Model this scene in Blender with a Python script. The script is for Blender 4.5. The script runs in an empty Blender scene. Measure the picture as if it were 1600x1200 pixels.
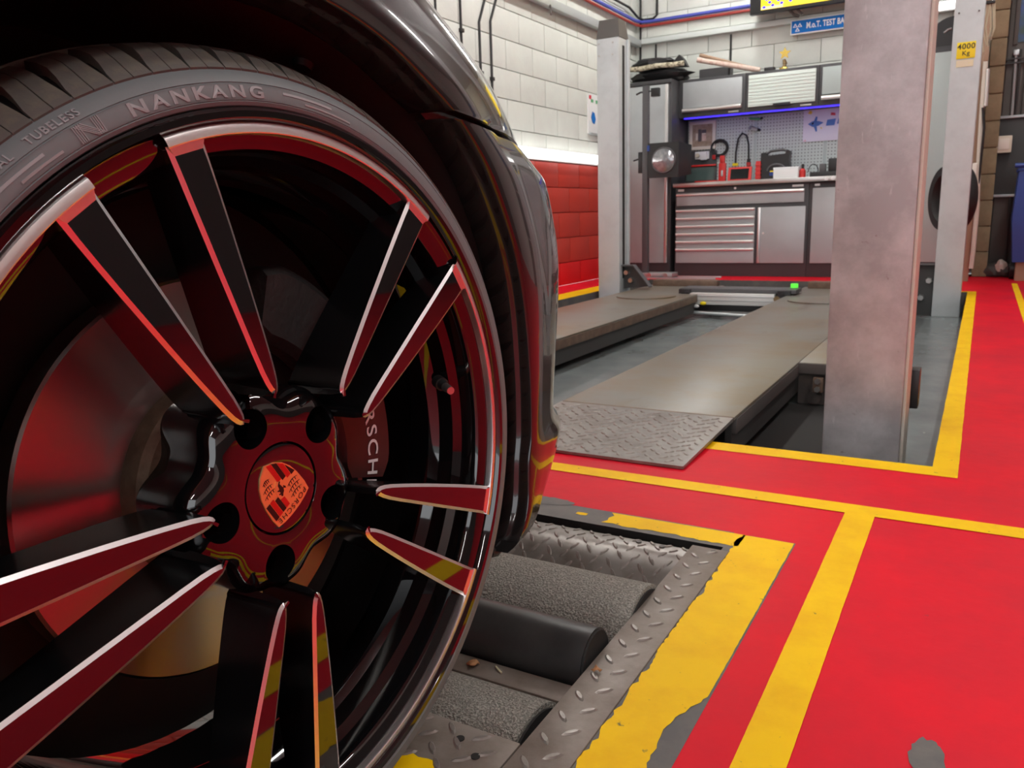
import bpy, bmesh, math, random
from mathutils import Vector, Matrix
random.seed(7)
S = bpy.context.scene
COL = S.collection
PI = math.pi
def rad(a): return a*PI/180.0

# ------------------------------------------------------------------ camera
YAW, PITCH, ROLL, CAMH = 0.52985872, 0.20616209, -0.03061681, 0.58
_f = Vector((-math.sin(YAW)*math.cos(PITCH), math.cos(YAW)*math.cos(PITCH), -math.sin(PITCH)))
_r = Vector((math.cos(YAW), math.sin(YAW), 0)); _u = _r.cross(_f)
_r2 = _r*math.cos(ROLL) + _u*math.sin(ROLL); _u2 = -_r*math.sin(ROLL) + _u*math.cos(ROLL)
cam = bpy.data.cameras.new('camera'); camo = bpy.data.objects.new('camera', cam); COL.objects.link(camo)
camo.matrix_world = Matrix(((_r2.x,_u2.x,-_f.x,0),(_r2.y,_u2.y,-_f.y,0),(_r2.z,_u2.z,-_f.z,CAMH),(0,0,0,1)))
cam.sensor_width = 36.0; cam.lens = 1250/1600*36.0; cam.clip_start = 0.02; cam.clip_end = 200
cam.dof.use_dof = True; cam.dof.focus_distance = 0.72; cam.dof.aperture_fstop = 22.0
S.camera = camo

# ------------------------------------------------------------------ world, exposure
W = bpy.data.worlds.new('world'); S.world = W; W.use_nodes = True
W.node_tree.nodes['Background'].inputs[0].default_value = (0.95, 0.97, 1.0, 1)
W.node_tree.nodes['Background'].inputs[1].default_value = 1.3
S.view_settings.view_transform = 'Standard'; S.view_settings.look = 'None'
S.view_settings.gamma = 1.0; S.view_settings.use_curve_mapping = False
S.view_settings.exposure = 0.78
LAMP = 30.0          # strength of the added ceiling battens

# ------------------------------------------------------------------ materials
MATS = {}
def pbr(name, col, rough=.5, metal=0., coat=0., noise=None, bump=None, ior=None, rnd=0., emit=None, spec=None, aniso=0., trans=0.):
    m = bpy.data.materials.new(name); m.use_nodes = True; nt = m.node_tree; N = nt.nodes; L = nt.links
    b = N['Principled BSDF']
    b.inputs['Base Color'].default_value = (*col, 1); b.inputs['Roughness'].default_value = rough
    b.inputs['Metallic'].default_value = metal; b.inputs['Coat Weight'].default_value = coat
    b.inputs['Coat Roughness'].default_value = .03
    if ior: b.inputs['IOR'].default_value = ior
    if spec is not None: b.inputs['Specular IOR Level'].default_value = spec
    if trans: b.inputs['Transmission Weight'].default_value = trans
    if aniso: b.inputs['Anisotropic'].default_value = aniso
    if emit:
        b.inputs['Emission Color'].default_value = (*emit[0], 1); b.inputs['Emission Strength'].default_value = emit[1]
    tc = N.new('ShaderNodeTexCoord'); co = tc.outputs['Object']
    if rnd:
        oi = N.new('ShaderNodeObjectInfo'); mx = N.new('ShaderNodeVectorMath'); mx.operation = 'SCALE'
        mx.inputs[0].default_value = (37.1, 19.7, 53.3); L.new(oi.outputs['Random'], mx.inputs['Scale'])
        ad = N.new('ShaderNodeVectorMath'); ad.operation = 'ADD'; L.new(co, ad.inputs[0]); L.new(mx.outputs[0], ad.inputs[1]); co = ad.outputs[0]
    src = None
    if noise:   # (scale, colour2, lo, hi[, detail])
        tx = N.new('ShaderNodeTexNoise'); tx.inputs['Scale'].default_value = noise[0]; tx.inputs['Detail'].default_value = noise[4] if len(noise) > 4 else 6
        tx.inputs['Roughness'].default_value = .65
        L.new(co, tx.inputs['Vector'])
        mr = N.new('ShaderNodeMapRange'); mr.inputs[1].default_value = noise[2]; mr.inputs[2].default_value = noise[3]; L.new(tx.outputs['Fac'], mr.inputs[0])
        mi = N.new('ShaderNodeMix'); mi.data_type = 'RGBA'; mi.inputs[6].default_value = (*col, 1); mi.inputs[7].default_value = (*noise[1], 1)
        L.new(mr.outputs[0], mi.inputs[0]); src = mi.outputs[2]
    if rnd:
        hv = N.new('ShaderNodeHueSaturation'); mr2 = N.new('ShaderNodeMapRange'); mr2.inputs[3].default_value = 1-rnd; mr2.inputs[4].default_value = 1+rnd
        L.new(oi.outputs['Random'], mr2.inputs[0]); L.new(mr2.outputs[0], hv.inputs['Value'])
        if src: L.new(src, hv.inputs['Color'])
        else: hv.inputs['Color'].default_value = (*col, 1)
        src = hv.outputs[0]
    if src: L.new(src, b.inputs['Base Color'])
    if bump:    # (scale, strength, distance[, stretch])
        tb = N.new('ShaderNodeTexNoise'); tb.inputs['Scale'].default_value = bump[0]; tb.inputs['Detail'].default_value = 5
        if len(bump) > 3:
            mp = N.new('ShaderNodeMapping'); mp.inputs['Scale'].default_value = bump[3]; L.new(co, mp.inputs[0]); L.new(mp.outputs[0], tb.inputs['Vector'])
        else: L.new(co, tb.inputs['Vector'])
        bp = N.new('ShaderNodeBump'); bp.inputs['Strength'].default_value = bump[1]; bp.inputs['Distance'].default_value = bump[2]
        L.new(tb.outputs['Fac'], bp.inputs['Height']); L.new(bp.outputs[0], b.inputs['Normal'])
    MATS[name] = m
    return m
def M(n): return MATS[n]
def add_specks(m, col, scale, lo, hi, stretch=(1,1,1)):
    """small worn specks with their own colour, laid over the base colour"""
    nt = m.node_tree; N = nt.nodes; L = nt.links; b = N['Principled BSDF']
    tc = N.new('ShaderNodeTexCoord'); mp = N.new('ShaderNodeMapping'); mp.inputs['Scale'].default_value = stretch
    tx = N.new('ShaderNodeTexNoise'); tx.inputs['Scale'].default_value = scale; tx.inputs['Detail'].default_value = 8; tx.inputs['Roughness'].default_value = .6
    L.new(tc.outputs['Object'], mp.inputs[0]); L.new(mp.outputs[0], tx.inputs['Vector'])
    mr = N.new('ShaderNodeMapRange'); mr.inputs[1].default_value = lo; mr.inputs[2].default_value = hi; L.new(tx.outputs['Fac'], mr.inputs[0])
    mi = N.new('ShaderNodeMix'); mi.data_type = 'RGBA'; mi.inputs[7].default_value = (*col, 1)
    if b.inputs['Base Color'].links:
        L.new(b.inputs['Base Color'].links[0].from_socket, mi.inputs[6])
    else: mi.inputs[6].default_value = b.inputs['Base Color'].default_value
    L.new(mr.outputs[0], mi.inputs[0]); L.new(mi.outputs[2], b.inputs['Base Color'])

pbr('red_floor', (.74,.004,.019), .50, noise=(2.2,(.58,.010,.026),.38,.66), bump=(38,.15,.004), spec=.12)
add_specks(M('red_floor'), (.36,.05,.05), 26, .70, .76)
pbr('yellow_paint', (.90,.56,.001), .50, noise=(9,(.80,.43,.002),.45,.75), bump=(60,.15,.003), spec=.12)
add_specks(M('yellow_paint'), (.20,.15,.06), 55, .66, .72)
pbr('grey_floor', (.19,.215,.215), .26, noise=(3,(.12,.135,.135),.35,.7), bump=(25,.08,.004))
add_specks(M('grey_floor'), (.5,.5,.48), 14, .68, .74, (1,.3,1))
pbr('dark_frame', (.085,.080,.078), .55, noise=(12,(.14,.125,.11),.4,.7), bump=(50,.15,.003))
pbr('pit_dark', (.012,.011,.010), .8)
pbr('outside', (.25,.25,.24), .8)
pbr('white_block', (.70,.74,.69), .55, rnd=.02, noise=(5,(.65,.68,.64),.4,.7), bump=(60,.25,.004))
pbr('red_block', (.48,.038,.022), .5, rnd=.05, bump=(60,.25,.004))
pbr('bright_red_block', (.66,.006,.008), .45, rnd=.04, bump=(60,.2,.004))
pbr('mortar_white', (.68,.71,.67), .7)
pbr('mortar_red', (.46,.05,.034), .6)
pbr('ceiling_grey', (.30,.30,.30), .8)
pbr('dark_wall', (.10,.095,.09), .7)
pbr('tan_block', (.27,.20,.115), .8, rnd=.08, noise=(14,(.21,.15,.085),.4,.7), bump=(90,.3,.004))
pbr('tan_mortar', (.20,.14,.08), .9)
pbr('post_near', (.36,.345,.35), .42, metal=.2, noise=(7,(.55,.54,.55),.40,.68,12), bump=(30,.06,.003))
add_specks(M('post_near'), (.17,.10,.08), 18, .68, .74); add_specks(M('post_near'), (.66,.63,.64), 40, .62, .74, (1,1,.22))
pbr('post_grey', (.56,.61,.62), .45, metal=.05, noise=(6,(.49,.53,.54),.45,.7))
pbr('post_cap', (.105,.098,.092), .6)
pbr('runway', (.205,.195,.170), .38, metal=.25, noise=(2.4,(.20,.145,.085),.42,.68,9), bump=(40,.06,.002))
add_specks(M('runway'), (.13,.10,.075), 5, .60, .72, (1,.35,1))
pbr('runway_edge', (.13,.085,.06), .6, noise=(20,(.20,.13,.09),.4,.7))
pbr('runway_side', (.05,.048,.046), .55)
pbr('chequer', (.27,.25,.23), .33, metal=.45, noise=(14,(.16,.135,.115),.4,.7), bump=(60,.10,.002))
pbr('chequer_brown', (.225,.19,.165), .42, metal=.30, noise=(18,(.15,.115,.09),.38,.7), bump=(70,.18,.002))
pbr('beam_edge', (.10,.085,.08), .5)
pbr('web_dark', (.060,.050,.046), .6, noise=(8,(.10,.075,.06),.45,.7))
pbr('grit', (.30,.29,.25), .75, noise=(330,(.62,.60,.53),.42,.68,2), bump=(330,1.0,.012))
pbr('roller_smooth', (.024,.023,.023), .36, noise=(9,(.045,.043,.041),.4,.7))
pbr('leaf', (.42,.20,.085), .7)
pbr('straw', (.62,.55,.36), .7)
# car
pbr('car_paint', (.021,.019,.020), .22, metal=.5, coat=1.0, ior=1.5)
pbr('trim_black', (.012,.011,.011), .30)
pbr('liner', (.055,.034,.033), .40, bump=(18,.12,.004))
pbr('gloss_black', (.004,.004,.0045), .05, coat=1.0, ior=1.5)
pbr('spoke_face', (.004,.004,.005), .035, ior=1.85, coat=.4)
pbr('spoke_side', (.004,.004,.0045), .22, spec=.25)
pbr('machined', (.92,.90,.90), .33, metal=1.0)
pbr('tyre_side', (.160,.182,.188), .50, bump=(160,.08,.002), spec=.35)
pbr('tyre_tread', (.105,.098,.088), .62, noise=(60,(.16,.14,.105),.45,.7), bump=(120,.25,.002))
pbr('tyre_letter', (.30,.31,.32), .40)
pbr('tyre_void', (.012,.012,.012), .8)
pbr('disc_metal', (.36,.345,.33), .30, metal=1.0, aniso=.7, bump=(6,.04,.001))
pbr('disc_hat', (.13,.085,.055), .6, metal=.3, noise=(30,(.24,.17,.11),.4,.7), bump=(80,.4,.003))
pbr('caliper', (.030,.012,.012), .3, noise=(12,(.05,.02,.02),.4,.7))
pbr('cast_dark', (.03,.03,.03), .6, bump=(120,.6,.003))
pbr('white_print', (.85,.85,.85), .5)
pbr('crest_gold', (1.0,.60,.26), .42, metal=.85)
pbr('crest_red', (.62,.010,.010), .35)
pbr('crest_black', (.012,.006,.006), .3)
pbr('rubber', (.015,.015,.015), .6)
# equipment and bench
pbr('cab_dark', (.055,.056,.060), .42)
pbr('cab_grey', (.47,.51,.52), .38, metal=.25, noise=(1.5,(.40,.43,.44),.4,.7))
pbr('cab_green', (.44,.52,.51), .4, metal=.1)
pbr('cab_white', (.74,.85,.80), .4, bump=(9,.25,.006,(.3,1,9)))
pbr('chrome', (.90,.89,.88), .30, metal=.9)
pbr('steel', (.60,.60,.58), .28, metal=.9, noise=(4,(.48,.46,.43),.4,.7))
pbr('silver_paint', (.74,.75,.73), .35, metal=.3)
pbr('led_blue', (.02,.01,.3), .4, emit=((.04,.02,1.0), 1.5))
pbr('led_white', (.9,.9,.9), .4, emit=((1,.98,.95), 2.2))
pbr('lamp_white', (.9,.9,.9), .4, emit=((1,.975,.94), LAMP))
pbr('lens_glass', (.30,.31,.33), .14, metal=.6, noise=(14,(.55,.56,.58),.45,.6), bump=(9,.5,.02))
pbr('lamp_housing', (.7,.7,.7), .5)
pbr('black_plastic', (.016,.016,.017), .4)
pbr('grey_plastic', (.09,.09,.095), .45)
pbr('red_plastic', (.55,.02,.018), .38)
pbr('orange_red', (.62,.035,.03), .4)
pbr('screen_dark', (.01,.012,.013), .12)
pbr('screen_green', (.05,.075,.07), .12)
pbr('screen_cyan', (.06,.35,.70), .2)
pbr('white_plastic', (.82,.83,.83), .45)
pbr('cream', (.70,.63,.50), .5)
pbr('blue_sign', (.003,.16,.56), .5, spec=.2)
pbr('sign_white', (.86,.90,.92), .4)
pbr('tv_yellow', (.3,.2,.0), .3, emit=((.86,.60,.005), 1.0))
pbr('tv_blue', (.0,.0,.2), .3, emit=((.04,.03,.72), 1.0))
pbr('tv_cream', (.3,.2,.0), .3, emit=((.75,.62,.36), 1.0))
pbr('label_yellow', (.92,.72,.004), .45)
pbr('label_paper', (.80,.74,.50), .6)
pbr('print_black', (.015,.013,.01), .5)
pbr('cable_black', (.012,.012,.012), .5)
pbr('pipe_red', (.32,.030,.022), .45)
pbr('pipe_blue', (.07,.09,.46), .45)
pbr('galv', (.50,.53,.54), .35, metal=.6)
pbr('tray_pale', (.66,.72,.70), .45)
pbr('gold', (.90,.66,.16), .22, metal=1.0)
pbr('bronze', (.25,.17,.08), .4, metal=.4)
pbr('paper_pink', (.72,.58,.50), .7, noise=(30,(.55,.30,.24),.5,.7))
pbr('card_brown', (.36,.24,.16), .7)
pbr('patterned', (.62,.58,.44), .7, noise=(40,(.12,.10,.05),.45,.6))
pbr('frame_cream', (.78,.72,.62), .5)
pbr('art_brown', (.34,.24,.16), .6, noise=(25,(.46,.36,.27),.4,.6))
pbr('art_dark', (.10,.09,.10), .6)
pbr('poster', (.74,.72,.84), .5)
pbr('poster_blue', (.06,.17,.50), .5); pbr('poster_red', (.60,.03,.05), .5); pbr('poster_yellow', (.80,.58,.05), .5); pbr('poster_pink', (.78,.45,.52), .5)
pbr('bin_blue', (.015,.055,.27), .4)
pbr('shutter', (.085,.078,.070), .55, metal=.1, noise=(5,(.11,.10,.09),.4,.7))
pbr('shutter_dark', (.045,.047,.046), .5)
pbr('window_blue', (.04,.10,.30), .15, noise=(3,(.05,.10,.09),.45,.6))
pbr('pipe_white', (.62,.58,.50), .5)
pbr('glove_white', (.74,.70,.62), .6)
pbr('rope', (.46,.40,.28), .7)
pbr('green_glow', (.08,.6,.05), .4, emit=((.10,.75,.05), .6))
pbr('board_white', (.80,.82,.82), .3)
pbr('mark_green', (.10,.42,.18), .5)
# perforated tool panel: fine holes too small to build one by one
def pegmat():
    m = pbr('pegboard', (.42,.46,.45), .45); nt = m.node_tree; N = nt.nodes; L = nt.links; b = N['Principled BSDF']
    tc = N.new('ShaderNodeTexCoord'); v = N.new('ShaderNodeTexVoronoi'); v.inputs['Randomness'].default_value = 0; v.inputs['Scale'].default_value = 1
    mp = N.new('ShaderNodeMapping'); mp.inputs['Scale'].default_value = (36,36,36); L.new(tc.outputs['Object'], mp.inputs[0])
    sx = N.new('ShaderNodeSeparateXYZ'); cx = N.new('ShaderNodeCombineXYZ'); L.new(mp.outputs[0], sx.inputs[0]); L.new(sx.outputs[0], cx.inputs[0]); L.new(sx.outputs[2], cx.inputs[1])
    v.voronoi_dimensions = '2D'; L.new(cx.outputs[0], v.inputs['Vector'])
    mr = N.new('ShaderNodeMapRange'); mr.inputs[1].default_value = .15; mr.inputs[2].default_value = .26; mr.inputs[3].default_value = 1; mr.inputs[4].default_value = 0; L.new(v.outputs['Distance'], mr.inputs[0])
    mi = N.new('ShaderNodeMix'); mi.data_type = 'RGBA'; mi.inputs[6].default_value = (.56,.63,.61,1); mi.inputs[7].default_value = (.19,.21,.20,1)
    L.new(mr.outputs[0], mi.inputs[0]); L.new(mi.outputs[2], b.inputs['Base Color'])
pegmat()

# ------------------------------------------------------------------ mesh helpers
def finish(me, sm=None):
    if sm is not None:
        me.polygons.foreach_set('use_smooth', [True]*len(me.polygons))
        me.set_sharp_from_angle(angle=rad(sm))
    me.update()
def add_obj(name, me, mat, parent=None):
    o = bpy.data.objects.new(name, me); COL.objects.link(o)
    if mat is not None:
        me.materials.clear()
        for x in (mat if isinstance(mat, (list, tuple)) else [mat]): me.materials.append(M(x) if isinstance(x, str) else x)
    if parent is not None:
        o.parent = parent; o.matrix_parent_inverse = parent.matrix_basis.inverted() if parent.parent is None else (parent.parent.matrix_basis @ parent.parent.matrix_basis.inverted()) 
    return o
def mesh(name, v, f, mat, parent=None, sm=None, fix=True):
    me = bpy.data.meshes.new(name); me.from_pydata([tuple(x) for x in v], [], f)
    if fix:
        bm = bmesh.new(); bm.from_mesh(me); bmesh.ops.recalc_face_normals(bm, faces=bm.faces); bm.to_mesh(me); bm.free()
    finish(me, sm)
    return add_obj(name, me, mat, parent)
def thing(name, loc, label, cat, group=None, kind=None):
    o = bpy.data.objects.new(name, None); COL.objects.link(o); o.location = loc; o.empty_display_size = .05
    tag(o, label, cat, group, kind); return o
def tag(o, label=None, cat=None, group=None, kind=None):
    if label: o['label'] = label
    if cat: o['category'] = cat
    if group: o['group'] = group
    if kind: o['kind'] = kind
    return o
class B:
    """collects shapes into one mesh"""
    def __init__(s): s.v = []; s.f = []
    def add(s, v, f):
        n = len(s.v); s.v += [Vector(p) for p in v]; s.f += [[i+n for i in q] for q in f]; return s
    def box(s, x0, x1, y0, y1, z0, z1, bev=0):
        if bev > 0:
            bm = bmesh.new(); bmesh.ops.create_cube(bm, size=1)
            for p in bm.verts: p.co = Vector((x0+(x1-x0)*(p.co.x+.5), y0+(y1-y0)*(p.co.y+.5), z0+(z1-z0)*(p.co.z+.5)))
            bmesh.ops.bevel(bm, geom=list(bm.edges), offset=bev, segments=2, profile=.6, affect='EDGES', clamp_overlap=True)
            bm.verts.index_update(); v = [p.co.copy() for p in bm.verts]; f = [[p.index for p in q.verts] for q in bm.faces]; bm.free()
            return s.add(v, f)
        v = [(x,y,z) for x in (x0,x1) for y in (y0,y1) for z in (z0,z1)]
        return s.add(v, [[0,1,3,2],[4,6,7,5],[0,4,5,1],[2,3,7,6],[0,2,6,4],[1,5,7,3]])
    def cyl(s, a, b, r, r2=None, n=20, cap=True):
        a = Vector(a); b = Vector(b); r2 = r if r2 is None else r2; d = (b-a).normalized()
        e = d.orthogonal().normalized(); g = d.cross(e); v = []; f = []
        for i in range(n):
            t = 2*PI*i/n; w = e*math.cos(t)+g*math.sin(t); v += [a+w*r, b+w*r2]
        for i in range(n):
            j = (i+1) % n; f.append([2*i, 2*j, 2*j+1, 2*i+1])
        if cap: f.append([2*i for i in range(n)][::-1]); f.append([2*i+1 for i in range(n)])
        return s.add(v, f)
    def tube(s, pts, r, n=8):
        pts = [Vector(p) for p in pts]; v = []; f = []; prev = None
        for i, p in enumerate(pts):
            d = (pts[min(i+1, len(pts)-1)]-pts[max(i-1, 0)]).normalized()
            e = d.orthogonal().normalized() if prev is None else (prev-d*prev.dot(d)).normalized()
            prev = e; g = d.cross(e)
            for k in range(n): t = 2*PI*k/n; v.append(p+(e*math.cos(t)+g*math.sin(t))*r)
        for i in range(len(pts)-1):
            for k in range(n):
                q = (k+1) % n; f.append([i*n+k, i*n+q, (i+1)*n+q, (i+1)*n+k])
        f.append(list(range(n))[::-1]); f.append([(len(pts)-1)*n+k for k in range(n)])
        return s.add(v, f)
    def ball(s, c, rx, ry, rz, n=12, m=8):
        v = []; f = []; c = Vector(c)
        for i in range(m+1):
            a = PI*i/m
            for k in range(n): t = 2*PI*k/n; v.append(c+Vector((rx*math.sin(a)*math.cos(t), ry*math.sin(a)*math.sin(t), rz*math.cos(a))))
        for i in range(m):
            for k in range(n): q = (k+1) % n; f.append([i*n+k, i*n+q, (i+1)*n+q, (i+1)*n+k])
        return s.add(v, f)
    def prism(s, poly, fn0, fn1):
        n = len(poly); v = [fn0(p) for p in poly]+[fn1(p) for p in poly]
        f = [list(range(n))[::-1], list(range(n, 2*n))]+[[i, (i+1) % n, n+(i+1) % n, n+i] for i in range(n)]
        return s.add(v, f)
    def xf(s, mtx):
        s.v = [mtx @ p for p in s.v]; return s
    def obj(s, name, mat, parent=None, sm=35, fix=True): return mesh(name, s.v, s.f, mat, parent, sm, fix)
def bx(name, x0, x1, y0, y1, z0, z1, mat, parent=None, bev=0): return B().box(x0,x1,y0,y1,z0,z1,bev).obj(name, mat, parent)
def struct(o, label=None): 
    o['kind'] = 'structure'
    if label: o['label'] = label
    return o
def text_mesh(body, size=1.0, depth=0.0, bold=0.0, spacing=1.0):
    """outline lettering as raw mesh data in its own plane, centred"""
    cu = bpy.data.curves.new('lettering', 'FONT'); cu.body = body; cu.size = size; cu.extrude = depth; cu.offset = bold; cu.space_character = spacing
    cu.align_x = 'CENTER'; cu.align_y = 'CENTER'; cu.resolution_u = 4
    ob = bpy.data.objects.new('lettering', cu); COL.objects.link(ob)
    dg = bpy.context.evaluated_depsgraph_get(); me = bpy.data.meshes.new_from_object(ob.evaluated_get(dg))
    v = [p.co.copy() for p in me.vertices]; f = [list(p.vertices) for p in me.polygons]
    bpy.data.objects.remove(ob); bpy.data.curves.remove(cu); bpy.data.meshes.remove(me)
    return v, f
def lerp(a, b, t): return a+(b-a)*t
def interp(tab, x):
    if x <= tab[0][0]: return tab[0][1]
    for (a, va), (b, vb) in zip(tab, tab[1:]):
        if x <= b: return lerp(va, vb, (x-a)/(b-a))
    return tab[-1][1]
def cat(p0, p1, p2, p3, t):
    return .5*((2*p1)+(-p0+p2)*t+(2*p0-5*p1+4*p2-p3)*t*t+(-p0+3*p1-3*p2+p3)*t**3)

# ================================================================== THE SETTING
WX, WY, CZ = -3.02, 7.70, 3.1          # left wall, back wall, ceiling
RX, FY = 4.2, -5.0                     # right wall, open front
RD = -.14                              # floor of the lift recess
# red floor with its two openings (the roller pit, the lift recess)
PX0, PX1, PY0, PY1 = -1.45, -.335, .548, 1.32
LX0, LX1, LY0, LY1, LY2 = -2.52, -.057, 1.958, 6.10, 6.78
def rects(name, rs, z, mat):
    v = []; f = []
    for (a, b, c, d) in rs:
        n = len(v); v += [(a,c,z),(b,c,z),(b,d,z),(a,d,z)]; f.append([n,n+1,n+2,n+3])
    return mesh(name, v, f, mat, fix=False)
struct(rects('floor', [(WX,RX,FY,PY0),(WX,PX0,PY0,PY1),(PX1,RX,PY0,PY1),(WX,RX,PY1,LY0),(WX,LX0,LY0,LY2),(LX1,RX,LY0,LY1),(-1.0,RX,LY1,LY2),(WX,RX,LY2,WY)], 0, 'red_floor'), 'glossy red painted workshop floor')
struct(rects('floor', [(LX0,LX1,LY0,LY1),(LX0,-1.0,LY1,LY2)], RD, 'grey_floor'), 'grey painted floor of the sunken lift bay')
b = B()
for (x0,y0,x1,y1) in [(LX0,LY0,LX1,LY0),(LX1,LY0,LX1,LY1),(LX1,LY1,-1.0,LY1),(-1.0,LY1,-1.0,LY2),(-1.0,LY2,LX0,LY2),(LX0,LY2,LX0,LY0)]:
    b.add([(x0,y0,0),(x1,y1,0),(x1,y1,RD),(x0,y0,RD)], [[0,1,2,3]])
struct(b.obj('trim_1', 'dark_frame', fix=False), 'dark side faces of the sunken lift bay')
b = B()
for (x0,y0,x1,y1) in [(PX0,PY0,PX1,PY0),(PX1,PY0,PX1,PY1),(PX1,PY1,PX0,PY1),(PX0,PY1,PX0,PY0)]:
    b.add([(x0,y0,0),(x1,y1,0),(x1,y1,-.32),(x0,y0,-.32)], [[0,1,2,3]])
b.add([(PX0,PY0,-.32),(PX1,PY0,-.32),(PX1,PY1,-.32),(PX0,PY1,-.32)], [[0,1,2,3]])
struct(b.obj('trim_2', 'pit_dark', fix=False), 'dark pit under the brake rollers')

# painted floor lines: thin paint with ragged worn edges where the photo shows them
def ragged(name, x0, x1, y0, y1, mat, left=0, right=0, bottom=0, top=0, step=.011, z=.0012, label=None, bites=()):
    rnd = random.Random(41 + int(abs(x0)*1000)); pts = []
    def walk(a, b, amp, nrm):
        d = Vector(b)-Vector(a); n = max(1, int(d.length/step)) if amp else 1; w = 0
        for i in range(n):
            w = .62*w+rnd.uniform(-1, 1)*amp
            p = Vector(a)+d*(i/n); pts.append(p+Vector(nrm)*(0 if i == 0 else w))
    walk((x0,y0),(x1,y0),bottom,(0,1)); walk((x1,y0),(x1,y1),right,(-1,0)); walk((x1,y1),(x0,y1),top,(0,-1)); walk((x0,y1),(x0,y0),left,(1,0))
    for (by0, by1, depth, side) in bites:
        for p in pts:
            if by0 < p.y < by1 and ((side > 0 and p.x > (x0+x1)/2) or (side < 0 and p.x < (x0+x1)/2)):
                t = (p.y-by0)/(by1-by0); p.x -= side*(depth*math.sin(PI*t)**.7*(1+.12*math.sin(11*t))+rnd.uniform(-.0022,.0022))
    # triangulated strip: fill the polygon
    bm = bmesh.new(); vs = [bm.verts.new((p.x,p.y,z)) for p in pts]; bm.faces.new(vs)
    bmesh.ops.triangulate(bm, faces=bm.faces); bmesh.ops.recalc_face_normals(bm, faces=bm.faces)
    if sum(f.normal.z for f in bm.faces) < 0: bmesh.ops.reverse_faces(bm, faces=bm.faces)
    me = bpy.data.meshes.new(name); bm.to_mesh(me); bm.free()
    return struct(add_obj(name, me, mat), label)
rects_under = rects('trim_3', [(-.352,-.243,.3,1.388),(PX0,-.352,PY1-.002,1.392),(PX0,-.352,.40,PY0+.002)], .0006, 'dark_frame'); struct(rects_under, 'bare grey steel kerb around the roller pit')
ragged('painted_line', -.336, -.2455, .30, 1.386, 'yellow_paint', left=.0034, right=.0004, step=.007, label='wide worn yellow line along the roller pit', bites=((.615,.865,.026,1),))
ragged('painted_line', -.592, -.330, 1.332, 1.387, 'yellow_paint', bottom=.004, left=.008, label='worn yellow line across the far end of the roller pit')
ragged('painted_line', -.655, -.632, 1.352, 1.362, 'yellow_paint', bottom=.003, top=.003, left=.004, label='small leftover fleck of yellow paint by the roller pit')
ragged('painted_line', -.95, -.470, .42, .615, 'yellow_paint', top=.006, right=.006, label='worn yellow patch at the near end of the roller pit', z=.0022)
ragged('painted_line', -.189, -.136, -.6, 1.581, 'yellow_paint', left=.0002, right=.0002, label='long straight yellow line running from the camera')
ragged('painted_line', -2.6, 3.2, 1.580, 1.633, 'yellow_paint', label='straight yellow line across the red floor', z=.0014)
ragged('painted_line', -.057, -.006, 1.958, 6.10, 'yellow_paint', left=.0005, right=.0005, step=.03, label='yellow border line along the right of the lift bay')
ragged('painted_line', LX0, -.006, 1.892, 1.958, 'yellow_paint', bottom=.0012, step=.03, label='yellow border line along the near end of the lift bay')
ragged('painted_line', -2.70, LX0, 1.892, 6.10, 'yellow_paint', label='broad yellow border along the left of the lift bay')
ragged('painted_line', -.40, -.006, 6.10, 6.15, 'yellow_paint', label='short yellow border line behind the far lift post')
ragged('painted_line', .207, .243, 3.4, 6.815, 'yellow_paint', label='yellow line running towards the shutter')
# bare patches where the red has flaked off
def blob(name, c, rx, ry, z, mat, seed, label):
    r = random.Random(seed); p = [(c[0]+rx*math.cos(2*PI*i/26)*r.uniform(.8,1.1), c[1]+ry*math.sin(2*PI*i/26)*r.uniform(.8,1.1), z) for i in range(26)]
    return struct(mesh(name, p, [list(range(26))], mat, fix=False), label)
blob('trim_4', (-.008,.868), .018, .036, .0012, 'dark_frame', 3, 'grey bare patch in the red floor')
blob('trim_5', (-.73,1.395), .05, .022, .0012, 'dark_frame', 5, 'grey bare patch beside the roller pit')

# walls: backing slab plus single blocks
def blockwall(name, label, backing, courses, u0, u1, place, pitch=.394, off=5.384, joint=.0032):
    wall = struct(backing, label); cache = {}
    for (z0, z1, mat) in courses:
        k = round((z0-1.8)/.2); o = off+(.197 if k % 2 else 0)
        n0 = math.floor((u0-o)/pitch); n1 = math.ceil((u1-o)/pitch)
        for i in range(n0, n1):
            a = max(u0, o+i*pitch)+joint; c = min(u1, o+(i+1)*pitch)-joint
            if c-a < .03: continue
            key = (round(c-a, 4), mat, round(z1-z0, 4))
            if key not in cache:
                w = c-a; h = z1-z0-2*joint
                o2 = B().box(-w/2,w/2,-.007,.012,-h/2,h/2,.0025).obj('block', mat, wall); cache[key] = o2.data; ob = o2
            else:
                ob = bpy.data.objects.new('block', cache[key]); COL.objects.link(ob); ob.parent = wall
            place(ob, (a+c)/2, (z0+z1)/2)
    return wall
left_courses = [(.0,.19,'bright_red_block'),(.19,.395,'red_block'),(.395,.60,'red_block'),(.60,.80,'red_block'),(.80,.995,'red_block'),
                (1.0,1.197,'white_block'),(1.197,1.40,'white_block'),(1.40,1.60,'white_block'),(1.60,1.80,'white_block'),(1.80,2.0,'white_block'),(2.0,2.2,'white_block'),(2.2,2.4,'white_block'),(2.4,2.6,'white_block')]
bk = B().box(WX-.12, WX-.004, FY, WY+.1, 0, .997).obj('wall_left', ['mortar_red','mortar_white'])
vv = [(WX-.12,FY,.997),(WX-.004,FY,.997),(WX-.004,WY+.1,.997),(WX-.12,WY+.1,.997)]
bk2 = B().box(WX-.12, WX-.004, FY, WY+.1, .997, CZ); bk2.v += []; 
me = bk.data; bm = bmesh.new(); bm.from_mesh(me); n0 = len(bm.faces)
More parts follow.
